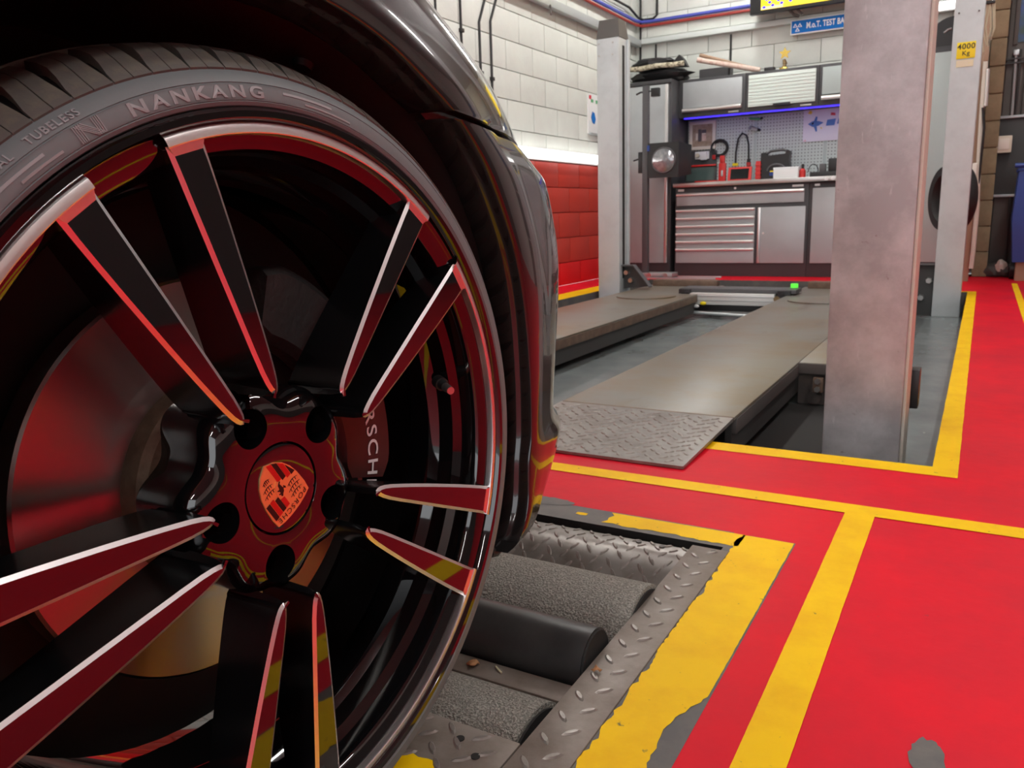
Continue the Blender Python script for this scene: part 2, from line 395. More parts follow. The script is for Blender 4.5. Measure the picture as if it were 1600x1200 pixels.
vs = [bm.verts.new(p) for p in bk2.v]
for q in bk2.f:
    fc = bm.faces.new([vs[i] for i in q]); fc.material_index = 1
bm.to_mesh(me); bm.free()
def place_left(o, u, z): o.location = (WX+.002, u, z); o.rotation_euler = (0,0,-PI/2)
blockwall('wall_left', 'painted block wall, white above a red dado', bk, left_courses, 1.2, WY, place_left)
bk = B().box(WX-.1, RX, WY+.004, WY+.12, 0, CZ).obj('wall_back', 'mortar_white')
def place_back(o, u, z): o.location = (u, WY-.002, z); o.rotation_euler = (0,0,PI)
blockwall('wall_back', 'white painted block wall behind the workbench', bk, [(1.6+.2*i, 1.8+.2*i, 'white_block') for i in range(5)]+[(.8,1.0,'white_block'),(1.0,1.2,'white_block'),(1.2,1.4,'white_block'),(1.4,1.6,'white_block')], WX, -.06, place_back, off=-2.9, joint=.0022)
wr = struct(bx('wall_right', RX, RX+.1, FY, WY+.1, 0, 1.35, 'dark_wall'), 'unseen far side wall of the workshop, dark below and white above to shape wheel reflections')
bx('white_upper', RX, RX+.1, FY, WY+.1, 1.35, CZ, 'white_block', wr)  # unseen white part, sized to brighten the wheel ring and tyre
struct(bx('ceiling', WX-.1, RX+.1, FY, WY+.1, CZ, CZ+.1, 'ceiling_grey'), 'grey workshop ceiling')
struct(rects('ground', [(-30,30,-40,FY)], -.02, 'outside'), 'concrete yard outside the open shutter')

# unseen ceiling battens, added to light the bays and the tyre
def batten(name, x, y, L, alongy, label, z=CZ-.09):
    t = thing(name, (x,y,z), label, 'ceiling light', 'unseen battens added above the bays')
    a, c = (.06, L/2) if alongy else (L/2, .06)
    bx('housing', x-a, x+a, y-c, y+c, z+.02, z+.085, 'lamp_housing', t, .006)
    bx('diffuser', x-a*.86, x+a*.86, y-c*.98, y+c*.98, z, z+.022, 'lamp_white', t, .008)
spots = [(-1.9,1.2,'over the wheel'),(-1.9,4.3,'over the lift'),(.6,2.6,'nearest the camera on the right'),(.6,5.6,'on the right by the shutter'),(-.6,-1.4,'behind the camera'),(-1.9,6.6,'over the workbench'),(1.5,.9,'right of the wheel to brighten the tyre'),(1.0,-3.6,'by the open front')]
for x, y, w in spots: batten('added_ceiling_light', x, y, 1.7, True, 'unseen long white ceiling batten added for light '+w)

# ================================================================== THE CAR
CC = Vector((-0.47018, 0.46049, 0.35980)); ST, CM = -0.01658, 0.01158
wn = Vector((math.cos(ST)*math.cos(CM), math.sin(ST)*math.cos(CM), math.sin(CM))); wu = Vector((-math.sin(ST), math.cos(ST), 0)); wv = wn.cross(wu)
def Wp(u, v, d): return CC+wu*u+wv*v-wn*d
def Wq(r, a, d): return Wp(r*math.cos(a), r*math.sin(a), d)
car = thing('car', (CC.x-.7, CC.y, 0), 'black car with a large twin-spoke alloy wheel at the roller pit', 'car')

def lathe(name, prof, mat, parent, n=160, sm=35, mats=None, mi=None, a0=0, a1=2*PI):
    full = abs(a1-a0-2*PI) < 1e-6; m = n if full else n+1
    v = []; f = []; ids = []
    for i in range(m):
        a = a0+(a1-a0)*i/n
        for (r, d) in prof: v.append(Wq(r, a, d))
    k = len(prof)
    for i in range(n):
        j = (i+1) % m
        for q in range(k-1):
            f.append([i*k+q, j*k+q, j*k+q+1, i*k+q+1]); ids.append(mi[q] if mi else 0)
    o = mesh(name, v, f, mats or mat, parent, sm, fix=False)
    if mi: o.data.polygons.foreach_set('material_index', ids)
    return o
# ---- rim barrel and lip (part), everything bolted into it hangs from it
rim = lathe('wheel_rim', [(.302,.022),(.3052,.006),(.3055,.000),(.3030,-.0035),(.2985,-.0030),(.2957,.0010),(.2947,.0050),(.2868,.0065),(.2768,.0125),(.2752,.0150),(.2745,.020),(.2735,.033),(.2665,.0405),(.2645,.058),(.2600,.064),(.2575,.068),(.2560,.095),(.2600,.104),(.2615,.20),(.272,.215),(.29,.22)], 'gloss_black', car, 200, 25)
tag(rim, 'gloss black wheel barrel')
PC = [115.3-72*k for k in range(5)]
# machined ring pieces bridging from one spoke pair to the next
rp = [(.2956,.0030),(.2955,.0017),(.2950,.0007),(.2940,-.0002),(.2924,-.0008),(.2902,-.0011),(.2880,-.0012),(.2872,-.0007),(.2867,.0010),(.2866,.0066)]
for k in range(5):
    a0 = rad(PC[k]-6.15); a1 = rad(PC[(k+1) % 5]+6.15-(360 if k == 4 else 0))
    lathe('machined_ring', rp, 'machined', rim, 48, 20, a0=a0, a1=a1)
# ---- spokes: tinted gloss face, machined bevel, deep black sides
def spoke_outline(sgn, n=22):
    tab_i = [(.0905,11.9),(.0925,10.3),(.096,9.15),(.102,8.3),(.112,7.6),(.13,7.15),(.16,6.8),(.20,6.5),(.25,6.3),(.2885,6.2)]
    tab_o = [(.0905,12.1),(.0925,13.6),(.096,14.5),(.102,15.0),(.112,15.1),(.13,14.8),(.16,14.25),(.20,13.6),(.25,12.95),(.2885,12.45)]
    rs = [.0905,.0913,.0925,.094,.096,.099,.102,.107,.112,.121,.13,.145,.16,.18,.20,.225,.25,.27,.2885]
    left = [(r, interp(tab_o, r)*sgn) for r in rs]; right = [(r, interp(tab_i, r)*sgn) for r in rs]
    return left[::-1]+right[1:]          # outer edge inwards to the tip, then back out
for k in range(5):
    for sgn in (1, -1):
        ol = spoke_outline(sgn); P = [(r*math.cos(rad(PC[k]+a)), r*math.sin(rad(PC[k]+a)), r) for r, a in ol]; n = len(P)
        def inset(w):
            out = []
            for i in range(n):
                p = Vector(P[i][:2]); a = Vector(P[max(i-1,0)][:2]); c = Vector(P[min(i+1,n-1)][:2]); t = (c-a).normalized(); nr = Vector((-t.y, t.x))*(1 if sgn > 0 else -1)
                mid = Vector((.19*math.cos(rad(PC[k]+10*sgn)), .19*math.sin(rad(PC[k]+10*sgn))))
                q = p+nr*w; q2 = p-nr*w
                # inward = nearer to the spoke's own centre line
                ax = mid.normalized(); dist = lambda z: abs(z.x*ax.y-z.y*ax.x)+ (0 if i not in (n//2,) else -z.dot(ax))
                if i == n//2: out.append(p+ax*w)
                else: out.append(q if dist(q) < dist(q2) else q2)
            return out
        ins = inset(.0031)
        ins[0] = ins[0]*(.2812/ins[0].length); ins[-1] = ins[-1]*(.2812/ins[-1].length)
        face_d = .0006
        # body: bevel bottom rim down to the back, slightly flared
        v = []; f = []
        fl = inset(-.0022); bk_ = inset(-.0045)
        for i in range(n):
            r = P[i][2]; deep = lerp(.070, .040, (r-.09)/.2)
            v += [Wp(P[i][0], P[i][1], .0026), Wp(fl[i].x, fl[i].y, .012), Wp(bk_[i].x, bk_[i].y, deep)]
        for i in range(n-1):
            for q in range(2): f.append([i*3+q, i*3+q+1, (i+1)*3+q+1, (i+1)*3+q])
        f.append([i*3+2 for i in range(n)])
        sp = mesh('spoke', v, f, 'spoke_side', rim, 40)
        v = []; f = []
        for i in range(n): v += [Wp(ins[i].x, ins[i].y, face_d), Wp(P[i][0], P[i][1], .0026)]
        for i in range(n-1): f.append([2*i, 2*i+1, 2*i+3, 2*i+2])
        m2 = len(v); e0 = Vector(P[0][:2]); e1 = Vector(P[-1][:2]); v += [Wp(e0.x,e0.y,-.0006), Wp(e1.x,e1.y,-.0006)]; f += [[0, m2, m2+1, 2*(n-1)], [0, 1, m2], [2*(n-1), m2+1, 2*(n-1)+1]]
        mesh('machined_bevel', v, f, 'machined', rim, 30)
        mesh('spoke_face', [Wp(p.x, p.y, face_d) for p in ins]+[Wp(p.x, p.y, face_d+.003) for p in ins],
             [list(range(n))]+[[i, i+1, n+i+1, n+i] for i in range(n-1)], 'spoke_face', rim, 30)
# ---- hub: scalloped star with five bolt bores
def hub_mesh():
    prof = [(.0,.037),(.0391,.037),(.0394,.0320),(.0402,.0297),(.047,.0285),(.056,.0275),(.068,.0275),(.077,.0290),(.084,.0330),(.0885,.0390),(.0910,.047),(.0915,.060),(.0915,.095),(.0,.095)]
    v = []; f = []; n = 180; k = len(prof)
    for i in range(n):
        a = 2*PI*i/n; rel = (math.degrees(a)-PC[0]+36) % 72-36
        s = 1.02-.15*math.exp(-((abs(rel)-36)/14)**2)-.03*math.exp(-(rel/6)**2)
        for j, (r, d) in enumerate(prof):
            w = max(0, (r-.056)/.035); w = min(1, w); v.append(Wq(r*(1+(s-1)*w), a, d+.004*(1-s)*w*4))
    for i in range(n):
        j = (i+1) % n
        for q in range(k-1): f.append([i*k+q, j*k+q, j*k+q+1, i*k+q+1])
    me = bpy.data.meshes.new('hub'); me.from_pydata([tuple(p) for p in v], [], f)
    bm = bmesh.new(); bm.from_mesh(me); bmesh.ops.remove_doubles(bm, verts=bm.verts, dist=1e-6); bmesh.ops.recalc_face_normals(bm, faces=bm.faces); bm.to_mesh(me); bm.free()
    return me
hub = add_obj('hub', hub_mesh(), 'gloss_black', rim)
cut = B()
for a in PC: cut.cyl(Wq(.065, rad(a), -.01), Wq(.065, rad(a), .075), .0165, n=40)
co = cut.obj('bore_cutter', 'gloss_black')
mod = hub.modifiers.new('bores', 'BOOLEAN'); mod.object = co; mod.operation = 'DIFFERENCE'; mod.solver = 'EXACT'
dg = bpy.context.evaluated_depsgraph_get(); nm = bpy.data.meshes.new_from_object(hub.evaluated_get(dg)); hub.modifiers.clear(); old = hub.data; hub.data = nm
bpy.data.objects.remove(co)
nm.materials.clear(); nm.materials.append(M('gloss_black')); finish(nm, 30)
# bolt heads deep in the bores
for a in PC: B().cyl(Wq(.065, rad(a), .074), Wq(.065, rad(a), .060), .0088, .0080, n=12).obj('wheel_bolt', 'black_plastic', rim)
# fillets where spoke tips die into the hub
# ---- centre cap with its crest
lathe('centre_cap', [(.0,.0293),(.020,.0294),(.034,.0297),(.0380,.0303),(.0388,.0320),(.0388,.037)], 'spoke_face', rim, 80, 30)
up = Vector((.532,-.846)); rt = Vector((-.846,-.532))
def Cp(s, t, h=0): 
    q = rt*s*1.04+up*t*1.04+Vector((-.0032,.0004)); return Wp(q.x, q.y, .0292-h)
def cres(name, polys, h0, h1, mat, parent=rim):
    b = B()
    for p in polys: b.prism(p, lambda q: Cp(q[0], q[1], h0), lambda q: Cp(q[0], q[1], h1))
    return b.obj(name, mat, parent, 30)
shield = [(-.0212,.0232),(-.014,.0252),(-.007,.0262),(0,.0265),(.007,.0262),(.014,.0252),(.0212,.0232),(.0220,.014),(.0212,.002),(.0190,-.008),(.0150,-.016),(.0090,-.0225),(0,-.0275),(-.0090,-.0225),(-.0150,-.016),(-.0190,-.008),(-.0212,.002),(-.0220,.014)]
crest = cres('crest', [shield], -.001, .0010, 'crest_gold')
def side_at(t): return interp([(-.0275,0),(-.0225,.0086),(-.016,.0144),(-.008,.0184),(.002,.0206),(.014,.0213),(.0232,.0208)], t)
def stripe(x0, x1, t0, t1):  # vertical bar clipped by the shield's edge
    p = []
    for s in (x0, x1):
        lo, hi = t0, t1; ts = [lo+(hi-lo)*i/20 for i in range(21)]; ok = [t for t in ts if side_at(t) > abs(s)]
        p.append((s, min(ok) if ok else hi, max(ok) if ok else hi))
    return [(p[0][0], p[0][1]), (p[1][0], p[1][1]), (p[1][0], p[1][2]), (p[0][0], p[0][2])]
reds = [stripe(.0013,.0055,.0045,.0168), stripe(.0108,.0150,.0005,.0168)]; blks = [stripe(.0060,.0102,.0030,.0168), stripe(.0156,.0200,.0005,.0168)]
reds += [stripe(-.0055,-.0013,-.027,-.0065), stripe(-.0150,-.0108,-.027,-.002)]; blks += [stripe(-.0102,-.0060,-.027,-.0045), stripe(-.0200,-.0156,-.027,-.001)]
cres('crest_red_stripes', reds, .0009, .0014, 'crest_red'); cres('crest_dark_stripes', blks, .0009, .0014, 'crest_black')
ant = []
def arc(cx, ct, w, lift, th):
    pts = []; n = 8
    for i in range(n+1): s = -1+2*i/n; pts.append((cx+s*w, ct+lift*(1-s*s)))
    return pts+[(x, t-th*(1-abs(-1+2*i/n)*.6)) for i, (x, t) in reversed(list(enumerate(pts)))]
for (cx, ct, w) in [(-.0105,.0145,.0072),(-.0115,.0095,.0072),(-.0125,.0045,.0066),(.0100,-.0050,.0066),(.0090,-.0100,.0058),(.0070,-.0155,.0042)]:
    ant.append(arc(cx, ct, w, -.0014, .0007))
    for s in (-.6,-.2,.2,.6): ant.append([(cx+s*w-.0003, ct-.0013*(1-s*s)),(cx+s*w+.0003, ct-.0013*(1-s*s)),(cx+s*w+.0006, ct+.0016),(cx+s*w+.0001, ct+.0016)])
cres('crest_antlers', ant, .0009, .0013, 'crest_black')
small = [(-.0062,.0062),(0,.0075),(.0062,.0062),(.0062,-.001),(.004,-.0055),(0,-.0085),(-.004,-.0055),(-.0062,-.001)]
cres('crest_centre', [small], .0010, .0017, 'crest_gold')
horse = [[(-.0012,-.0050),(.0008,-.0050),(.0012,-.0018),(.0026,.0006),(.0022,.0022),(.0034,.0046),(.0022,.0056),(.0006,.0038),(-.0010,.0030),(-.0022,.0006)],
         [(.0018,.0022),(.0042,.0016),(.0044,.0024),(.0022,.0032)],[(.0016,.0004),(.0040,-.0010),(.0036,-.0018),(.0012,-.0008)],
         [(-.0020,.0004),(-.0040,.0026),(-.0046,.0010),(-.0034,-.0012),(-.0028,.0002)],[(-.0006,-.0044),(-.0030,-.0062),(-.0024,-.0068),(.0004,-.0052)]]
cres('crest_horse', horse, .0016, .0021, 'crest_black')
tv, tf = text_mesh('PORSCHE', .0066, .0, 0, 1.25)
wx = max(abs(p.x) for p in tv)
mesh('crest_lettering', [Cp(p.x*.0185/wx, p.y+.0212-.0016*(p.x/wx)**2, .0013) for p in tv], tf, 'crest_black', rim, None)
# ---- valve
b = B(); vb = Wq(.262, rad(9.2), .052); vt = Wq(.2385, rad(9.2), .018)
b.cyl(vb, vb.lerp(vt, .35), .0075, .0075).cyl(vb.lerp(vt, .3), vb.lerp(vt, .62), .0062, .0045); b.obj('valve_stem', 'rubber', rim)
B().cyl(vb.lerp(vt, .6), vt, .0048, .0042).obj('valve_cap', 'steel', rim)
# ---- brake
disc = lathe('brake_disc', [(.094,.112),(.110,.1135),(.112,.1142),(.1765,.1142),(.1790,.116),(.1790,.140),(.176,.143),(.094,.143)], 'disc_metal', car, 120, 25); tag(disc, 'polished steel brake disc')
lathe('disc_hat', [(.0,.088),(.070,.088),(.086,.090),(.0925,.095),(.0945,.104),(.0945,.118)], 'disc_hat', disc, 90, 30)
def polar_solid(name, a0, a1, r0, r1, d0, d1, mat, parent, n=18, soft=.008):
    v = []; f = []; prof = [(r0,d1),(r0,d0+soft),(r0+soft,d0),(r1-soft,d0),(r1,d0+soft),(r1,d1)]; k = len(prof)
    for i in range(n+1):
        a = rad(lerp(a0, a1, i/n)); e = 1-.25*max(0, abs(2*i/n-1)-.75)/.25
        for r, d in prof: rm = (r0+r1)/2; v.append(Wq(rm+(r-rm)*e, a, d))
    for i in range(n):
        for q in range(k): j = (q+1) % k; f.append([i*k+q, i*k+j, (i+1)*k+j, (i+1)*k+q])
    f.append(list(range(k))); f.append([n*k+q for q in range(k)][::-1])
    return mesh(name, v, f, mat, parent, 40)
cal = polar_solid('brake_caliper', -15, 32, .112, .192, .066, .108, 'caliper', car); tag(cal, 'dark red brake caliper with white lettering')
polar_solid('caliper_bridge', 30, 74, .125, .198, .078, .108, 'cast_dark', cal)
tv, tf = text_mesh('PORSCHE', .0255, 0, .0003, 1.2)
mesh('caliper_lettering', [Wq(.157+p.y*.85, rad(3.0)-p.x/.157, .0652) for p in tv], tf, 'white_print', cal, None)
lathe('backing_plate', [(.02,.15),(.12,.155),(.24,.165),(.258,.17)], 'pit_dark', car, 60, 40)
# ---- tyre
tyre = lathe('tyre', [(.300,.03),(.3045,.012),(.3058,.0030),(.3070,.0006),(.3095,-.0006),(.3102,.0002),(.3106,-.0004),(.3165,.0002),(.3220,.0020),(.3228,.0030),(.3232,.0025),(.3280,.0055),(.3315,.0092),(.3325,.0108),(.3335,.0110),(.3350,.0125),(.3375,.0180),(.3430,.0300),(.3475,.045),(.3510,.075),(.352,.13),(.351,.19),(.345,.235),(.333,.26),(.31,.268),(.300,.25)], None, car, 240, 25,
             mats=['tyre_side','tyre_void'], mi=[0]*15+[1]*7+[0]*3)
tag(tyre, 'low profile black tyre with raised lettering')
def tyre_d(r): return interp([(.3070,.0006),(.3095,-.0006),(.3106,-.0004),(.3165,.0002),(.3220,.0020),(.3232,.0025),(.3280,.0055),(.3315,.0092),(.3335,.0110)], r)
# tread shoulder blocks, one object each, two alternating shapes
sect = [(.3340,.0100,.0),(.3395,.0160,.05),(.3468,.0260,.25),(.3525,.0375,.55),(.3560,.052,.9),(.3585,.073,1.35)]   # r, depth, skew
NB = 68; STEP = 360/NB; bl_cache = {}
Wm = Matrix(((wu.x,wv.x,-wn.x,CC.x),(wu.y,wv.y,-wn.y,CC.y),(wu.z,wv.z,-wn.z,CC.z),(0,0,0,1)))
def local_block(half, a0, a1):
    v = []; f = []
    n = 4
    for i in range(n+1):
        for (r, d, sk) in sect:
            cw = interp([(0,.02),(.05,.04),(.25,.12),(.55,.16),(2,.17)], sk)*STEP; si = .012*STEP
            lo, hi = (cw, .5*STEP-si) if half == 0 else (.5*STEP+si, STEP-cw); a = rad(lerp(lo, hi, i/n)-sk*1.9)
            v += [Vector((r*math.cos(a), r*math.sin(a), d))]
        for (r, d, sk) in sect:
            cw = interp([(0,.02),(.05,.04),(.25,.12),(.55,.16),(2,.17)], sk)*STEP; si = .012*STEP
            lo, hi = (cw, .5*STEP-si) if half == 0 else (.5*STEP+si, STEP-cw); a = rad(lerp(lo, hi, i/n)-sk*1.9); v += [Vector(((r-.0105)*math.cos(a), (r-.0105)*math.sin(a), d+.006))]
    k = len(sect)
    for i in range(n):
        for q in range(k-1):
            f.append([i*2*k+q, i*2*k+q+1, (i+1)*2*k+q+1, (i+1)*2*k+q])
        f.append([i*2*k, (i+1)*2*k, (i+1)*2*k+k, i*2*k+k]); f.append([i*2*k+k-1, i*2*k+2*k-1, (i+1)*2*k+2*k-1, (i+1)*2*k+k-1])
    for i in (0, n):
        for q in range(k-1): f.append([i*2*k+q, i*2*k+q+1, i*2*k+k+q+1, i*2*k+k+q])
    return v, f
for part, (a0, a1) in enumerate(((.04,.40),(.418,.80))):
    v, f = local_block(part, a0*STEP, a1*STEP)
    me = bpy.data.meshes.new('tread_block'); me.from_pydata([tuple(p) for p in v], [], f)
    bm = bmesh.new(); bm.from_mesh(me); bmesh.ops.recalc_face_normals(bm, faces=bm.faces); bm.to_mesh(me); bm.free(); finish(me, 30); me.materials.append(M('tyre_tread'))
    for k in range(NB):
        o = bpy.data.objects.new('tread_block', me); COL.objects.link(o); o.parent = tyre
        o.matrix_basis = Wm @ Matrix.Rotation(rad(k*STEP), 4, 'Z')
# inner tread ribs
for (d0, d1) in ((.082,.118),(.126,.162),(.170,.225)):
    lathe('tread_rib', [(.350,d0),(.3595,d0+.001),(.3598,(d0+d1)/2),(.3595 if d1 < .2 else .354,d1-.001),(.345,d1)], 'tyre_tread', tyre, 160, 25)
# moulded words: bent along the sidewall
def side_text(name, body, rmid, h, a_mid, a_span, lift, mat, bold=0, spacing=1.0, outline=None):
    tv, tf = text_mesh(body, 1.0, 0, bold, spacing); x0 = min(p.x for p in tv); x1 = max(p.x for p in tv); y0 = min(p.y for p in tv); y1 = max(p.y for p in tv)
    def mp(p, L):
        a = rad(a_mid)-((p.x-(x0+x1)/2)/(x1-x0))*rad(a_span); r = rmid+((p.y-(y0+y1)/2)/(y1-y0))*h; return Wq(r, a, tyre_d(r)-L)
    n = len(tv)
    # extruded: top faces plus walls along border edges
    ec = {}
    for q in tf:
        for i in range(len(q)): e = (q[i], q[(i+1) % len(q)]); ec[e] = 1
    v = [mp(p, lift) for p in tv]+[mp(p, -.0005) for p in tv]; f = [list(q) for q in tf]
    for (a, c) in ec:
        if (c, a) not in ec: f.append([c, a, n+a, n+c])
    return mesh(name, v, f, mat, tyre, None, fix=False)
side_text('tyre_lettering', 'NANKANG', .3166, .0090, 101.6, 20.9, .0007, 'tyre_letter', .030, 1.38)
side_text('tyre_lettering', 'TUBELESS', .3277, .0042, 120.9, 7.0, .0010, 'tyre_letter', .01, 1.2)
side_text('tyre_lettering', 'RADIAL', .3272, .0042, 129.3, 5.6, .0010, 'tyre_letter', .01, 1.2)
# striped N emblem: bars as raised ribs
b = B()
def wall_bar(pts, w, lift=.0010):
    P = [Vector(p) for p in pts]; v = []; f = []
    for i, p in enumerate(P):
        d = (P[min(i+1,len(P)-1)]-P[max(0,i-1)]).normalized(); nr = Vector((-d.y, d.x))*w/2
        for q in (p+nr, p-nr):
            a = rad(117.8)-q.x/.3166; r = .3166+q.y
            v.append(Wq(r, a, tyre_d(r)-lift)); v.append(Wq(r, a, tyre_d(r)+.0004))
    n = len(P)
    for i in range(n-1):
        k = i*4; f += [[k, k+2, k+6, k+4], [k, k+4, k+5, k+1], [k+2, k+3, k+7, k+6]]
    f += [[0, 1, 3, 2], [(n-1)*4, (n-1)*4+2, (n-1)*4+3, (n-1)*4+1]]
    b.add(v, f)
for i in range(4):
    o_ = i*.0015
    wall_bar([(-.0095+o_, -.0052), (-.0095+o_, .0052)], .0006); wall_bar([(.0095-o_, -.0052), (.0095-o_, .0052)], .0006)
    wall_bar([(-.0086+o_*1.1, .0052), (.0040+o_*1.1, -.0052)], .0006)
b.obj('tyre_emblem', 'tyre_letter', tyre, None)
# fine radial serrations behind the words (too fine to pick apart: one part)
b = B()
for i in range(430):
    a = 86+i*.105
    if a > 132: break
    v = []
    for (r, L) in ((.3108,.0002),(.3222,.0002)):
        for da in (-.018,.018): v.append(Wq(r, rad(a+da), tyre_d(r)-L))
    b.add(v, [[0,1,3,2]])
tag(b.obj('sidewall_serration', 'tyre_side', tyre, None), kind='stuff')
# long moulded bars beyond the word
for (r, a0, a1, h) in ((.3182,78,87.5,.0020),(.3138,74,83.5,.0016),(.3182,124,131,.0018),(.3138,122,128,.0016)):
    v = []; f = []; n = 14
    for i in range(n+1):
        a = rad(lerp(a0, a1, i/n))
        for rr, L in ((r-h/2,-.0003),(r-h/2,.0005),(r+h/2,.0005),(r+h/2,-.0003)): v.append(Wq(rr, a, tyre_d(rr)-L))
    for i in range(n):
        for q in range(3): f.append([i*4+q, i*4+q+1, (i+1)*4+q+1, (i+1)*4+q])
    mesh('moulded_bar', v, f, 'tyre_letter', tyre, None)

# ---- body panels: loft of sections that start on the arch lip
KEY = [ # lip y, lip z, direction, horizon distance, corner reach
 (.762,.187,-5,.020,.10),(.792,.193,-3,.055,.17),(.815,.227,0,.087,.20),(.823,.283,0,.122,.27),(.830,.320,0,.098,.22),(.831,.393,0,.105,.235),
 (.825,.470,0,.127,.265),(.810,.530,0,.140,.29),(.788,.575,0,.152,.305),(.757,.622,0,.165,.32),(.726,.654,-3,.170,.32),(.697,.6775,-5,.178,.32)]
KEY2 = [(.684,.6855,-5,.184,.32),(.655,.700,13,.150,.26),(.595,.728,27,.125,.22),(.529,.746,42,.115,.21),(.4605,.752,62,.11,.21),(.38,.745,85,.115,.23),(.26,.70,104,.14,.30),(.13,.58,138,.22,.6),(.072,.42,172,.25,.9),(.076,.25,184,.25,.9),(.085,.17,190,.25,.9)]
XL = -.480
def section(y, z, al, sh, R):
    al = rad(al); s0 = .05*sh; R *= 1.54; pts = []
    out = [(-.004,-.030),(-.003,-.010),(-.001,-.003),(.0,.0),(.002,.0022)]
    for s, dx in out: pts.append((s, XL+dx))
    for i in range(1, 11):
        t = i/10; s = s0*t; pts.append((max(s, .0025+.0002*i), XL+.0025+.0155*math.sin(t*PI/2)**.8))
    for i in range(1, 25):
        ph = PI/2*i/24; s = s0+R*math.sin(ph); g = .006*math.exp(-((s/sh-.60)/.12)**2)
        pts.append((s, XL+.018-g-.5*(1-math.cos(ph))))
    pts.append((pts[-1][0], -1.5))
    return [Vector((x, y+s*math.cos(al), z+s*math.sin(al))) for s, x in pts]
def panel(name, keys, mat, edge_first=False, edge_last=False, sub=6):
    rows = []
    for i in range(len(keys)-1):
        k0 = keys[max(i-1, 0)]; k1 = keys[i]; k2 = keys[i+1]; k3 = keys[min(i+2, len(keys)-1)]
        for q in range(sub): rows.append(section(*[cat(k0[c], k1[c], k2[c], k3[c], q/sub) for c in range(5)]))
    rows.append(section(*keys[-1]))
    def fold(row, nxt): # turn the shut-line edge inwards
        return [p+Vector((-.022,0,0))+(p-n).normalized()*.0 for p, n in zip(row, nxt)]
    def soft(row, nxt): return [p+(p-n).normalized()*.0016+Vector((-.0016,0,0)) for p, n in zip(row, nxt)]
    if edge_first: s_ = soft(rows[0], rows[1]); rows = [fold(s_, rows[0]), s_]+rows
    if edge_last: s_ = soft(rows[-1], rows[-2]); rows = rows+[s_, fold(s_, rows[-1])]
    k = len(rows[0]); v = [p for r in rows for p in r]; f = []
    for i in range(len(rows)-1):
        for q in range(k-1): f.append([i*k+q, i*k+q+1, (i+1)*k+q+1, (i+1)*k+q])
    return mesh(name, v, f, mat, car, 50)
bumper = panel('bumper', KEY, 'car_paint', edge_last=True)
fender = panel('fender', KEY2, 'car_paint', edge_first=True)
# wheel-arch liner
keys = KEY+KEY2; v = []; f = []; prof = [(.003,-.022),(.010,-.03),(.012,-.06),(.012,-.30),(-.05,-.36),(-.30,-.38)]
for (y, z, *_r_) in keys:
    d = Vector((y-.4605, z-.36)).normalized()
    for s, dx in prof: v.append((XL+dx, y+d.x*s, z+d.y*s))
k = len(prof)
for i in range(len(keys)-1):
    for q in range(k-1): f.append([i*k+q, i*k+q+1, (i+1)*k+q+1, (i+1)*k+q])
liner = mesh('arch_liner', v, f, 'liner', car, 40); tag(liner, 'dark plastic wheel arch liner')
for (a, r_, x) in ((22,.388,-.56),(48,.398,-.60),(68,.40,-.58)):
    p = Vector((x, .4605+r_*math.cos(rad(a)), .36+r_*math.sin(rad(a)))); q = Vector((x, .4605+(r_-.006)*math.cos(rad(a)), .36+(r_-.006)*math.sin(rad(a))))
    B().cyl(p, q, .011, .009, n=14).obj('liner_clip', 'rubber', liner)
# black lower lip of the bumper
b = B(); pts = [(-.482,.757,.186),(-.483,.772,.1815),(-.484,.792,.186),(-.49,.83,.192),(-.52,.87,.196),(-.60,.90,.198),(-.75,.92,.198)]
b.tube(pts, .006, 8); b.obj('bumper_lip', 'trim_black', car)

# ================================================================== BRAKE ROLLERS
bt = thing('brake_tester', (-.85,.9,-.32), 'sunken brake tester with gritty rollers and chequer plate edges', 'brake tester')
pbr('chequer_stud', (.30,.275,.25), .34, metal=.45, noise=(30,(.20,.17,.15),.4,.7))
def studs(b, x0, x1, y0, y1, zf, pitch=.034, L=.0135, w=.0042, h=.0022, n=6):
    """raised lozenges of chequer plate on a surface z = zf(x, y)"""
    j = 0; y = y0+pitch*.3
    while y < y1-.003:
        i = 0; x = x0+pitch*.3+(pitch*.5 if j % 2 else 0)
        while x < x1-.003:
            a = rad(45 if (i+j) % 2 else -45); ca, sa = math.cos(a), math.sin(a); v = []; f = []
            ring = [(L*math.cos(2*PI*k/8), w*math.sin(2*PI*k/8)) for k in range(8)]
            for (p, q) in ring: X = x+p*ca-q*sa; Y = y+p*sa+q*ca; v.append((X, Y, zf(X, Y)-.0004))
            for (p, q) in ring: X = x+.62*(p*ca-q*sa); Y = y+.62*(p*sa+q*ca); v.append((X, Y, zf(X, Y)+h))
            f = [[k, (k+1) % 8, 8+(k+1) % 8, 8+k] for k in range(8)]+[list(range(8, 16))]
            b.add(v, f); x += pitch; i += 1
        y += pitch*.5; j += 1
    return b
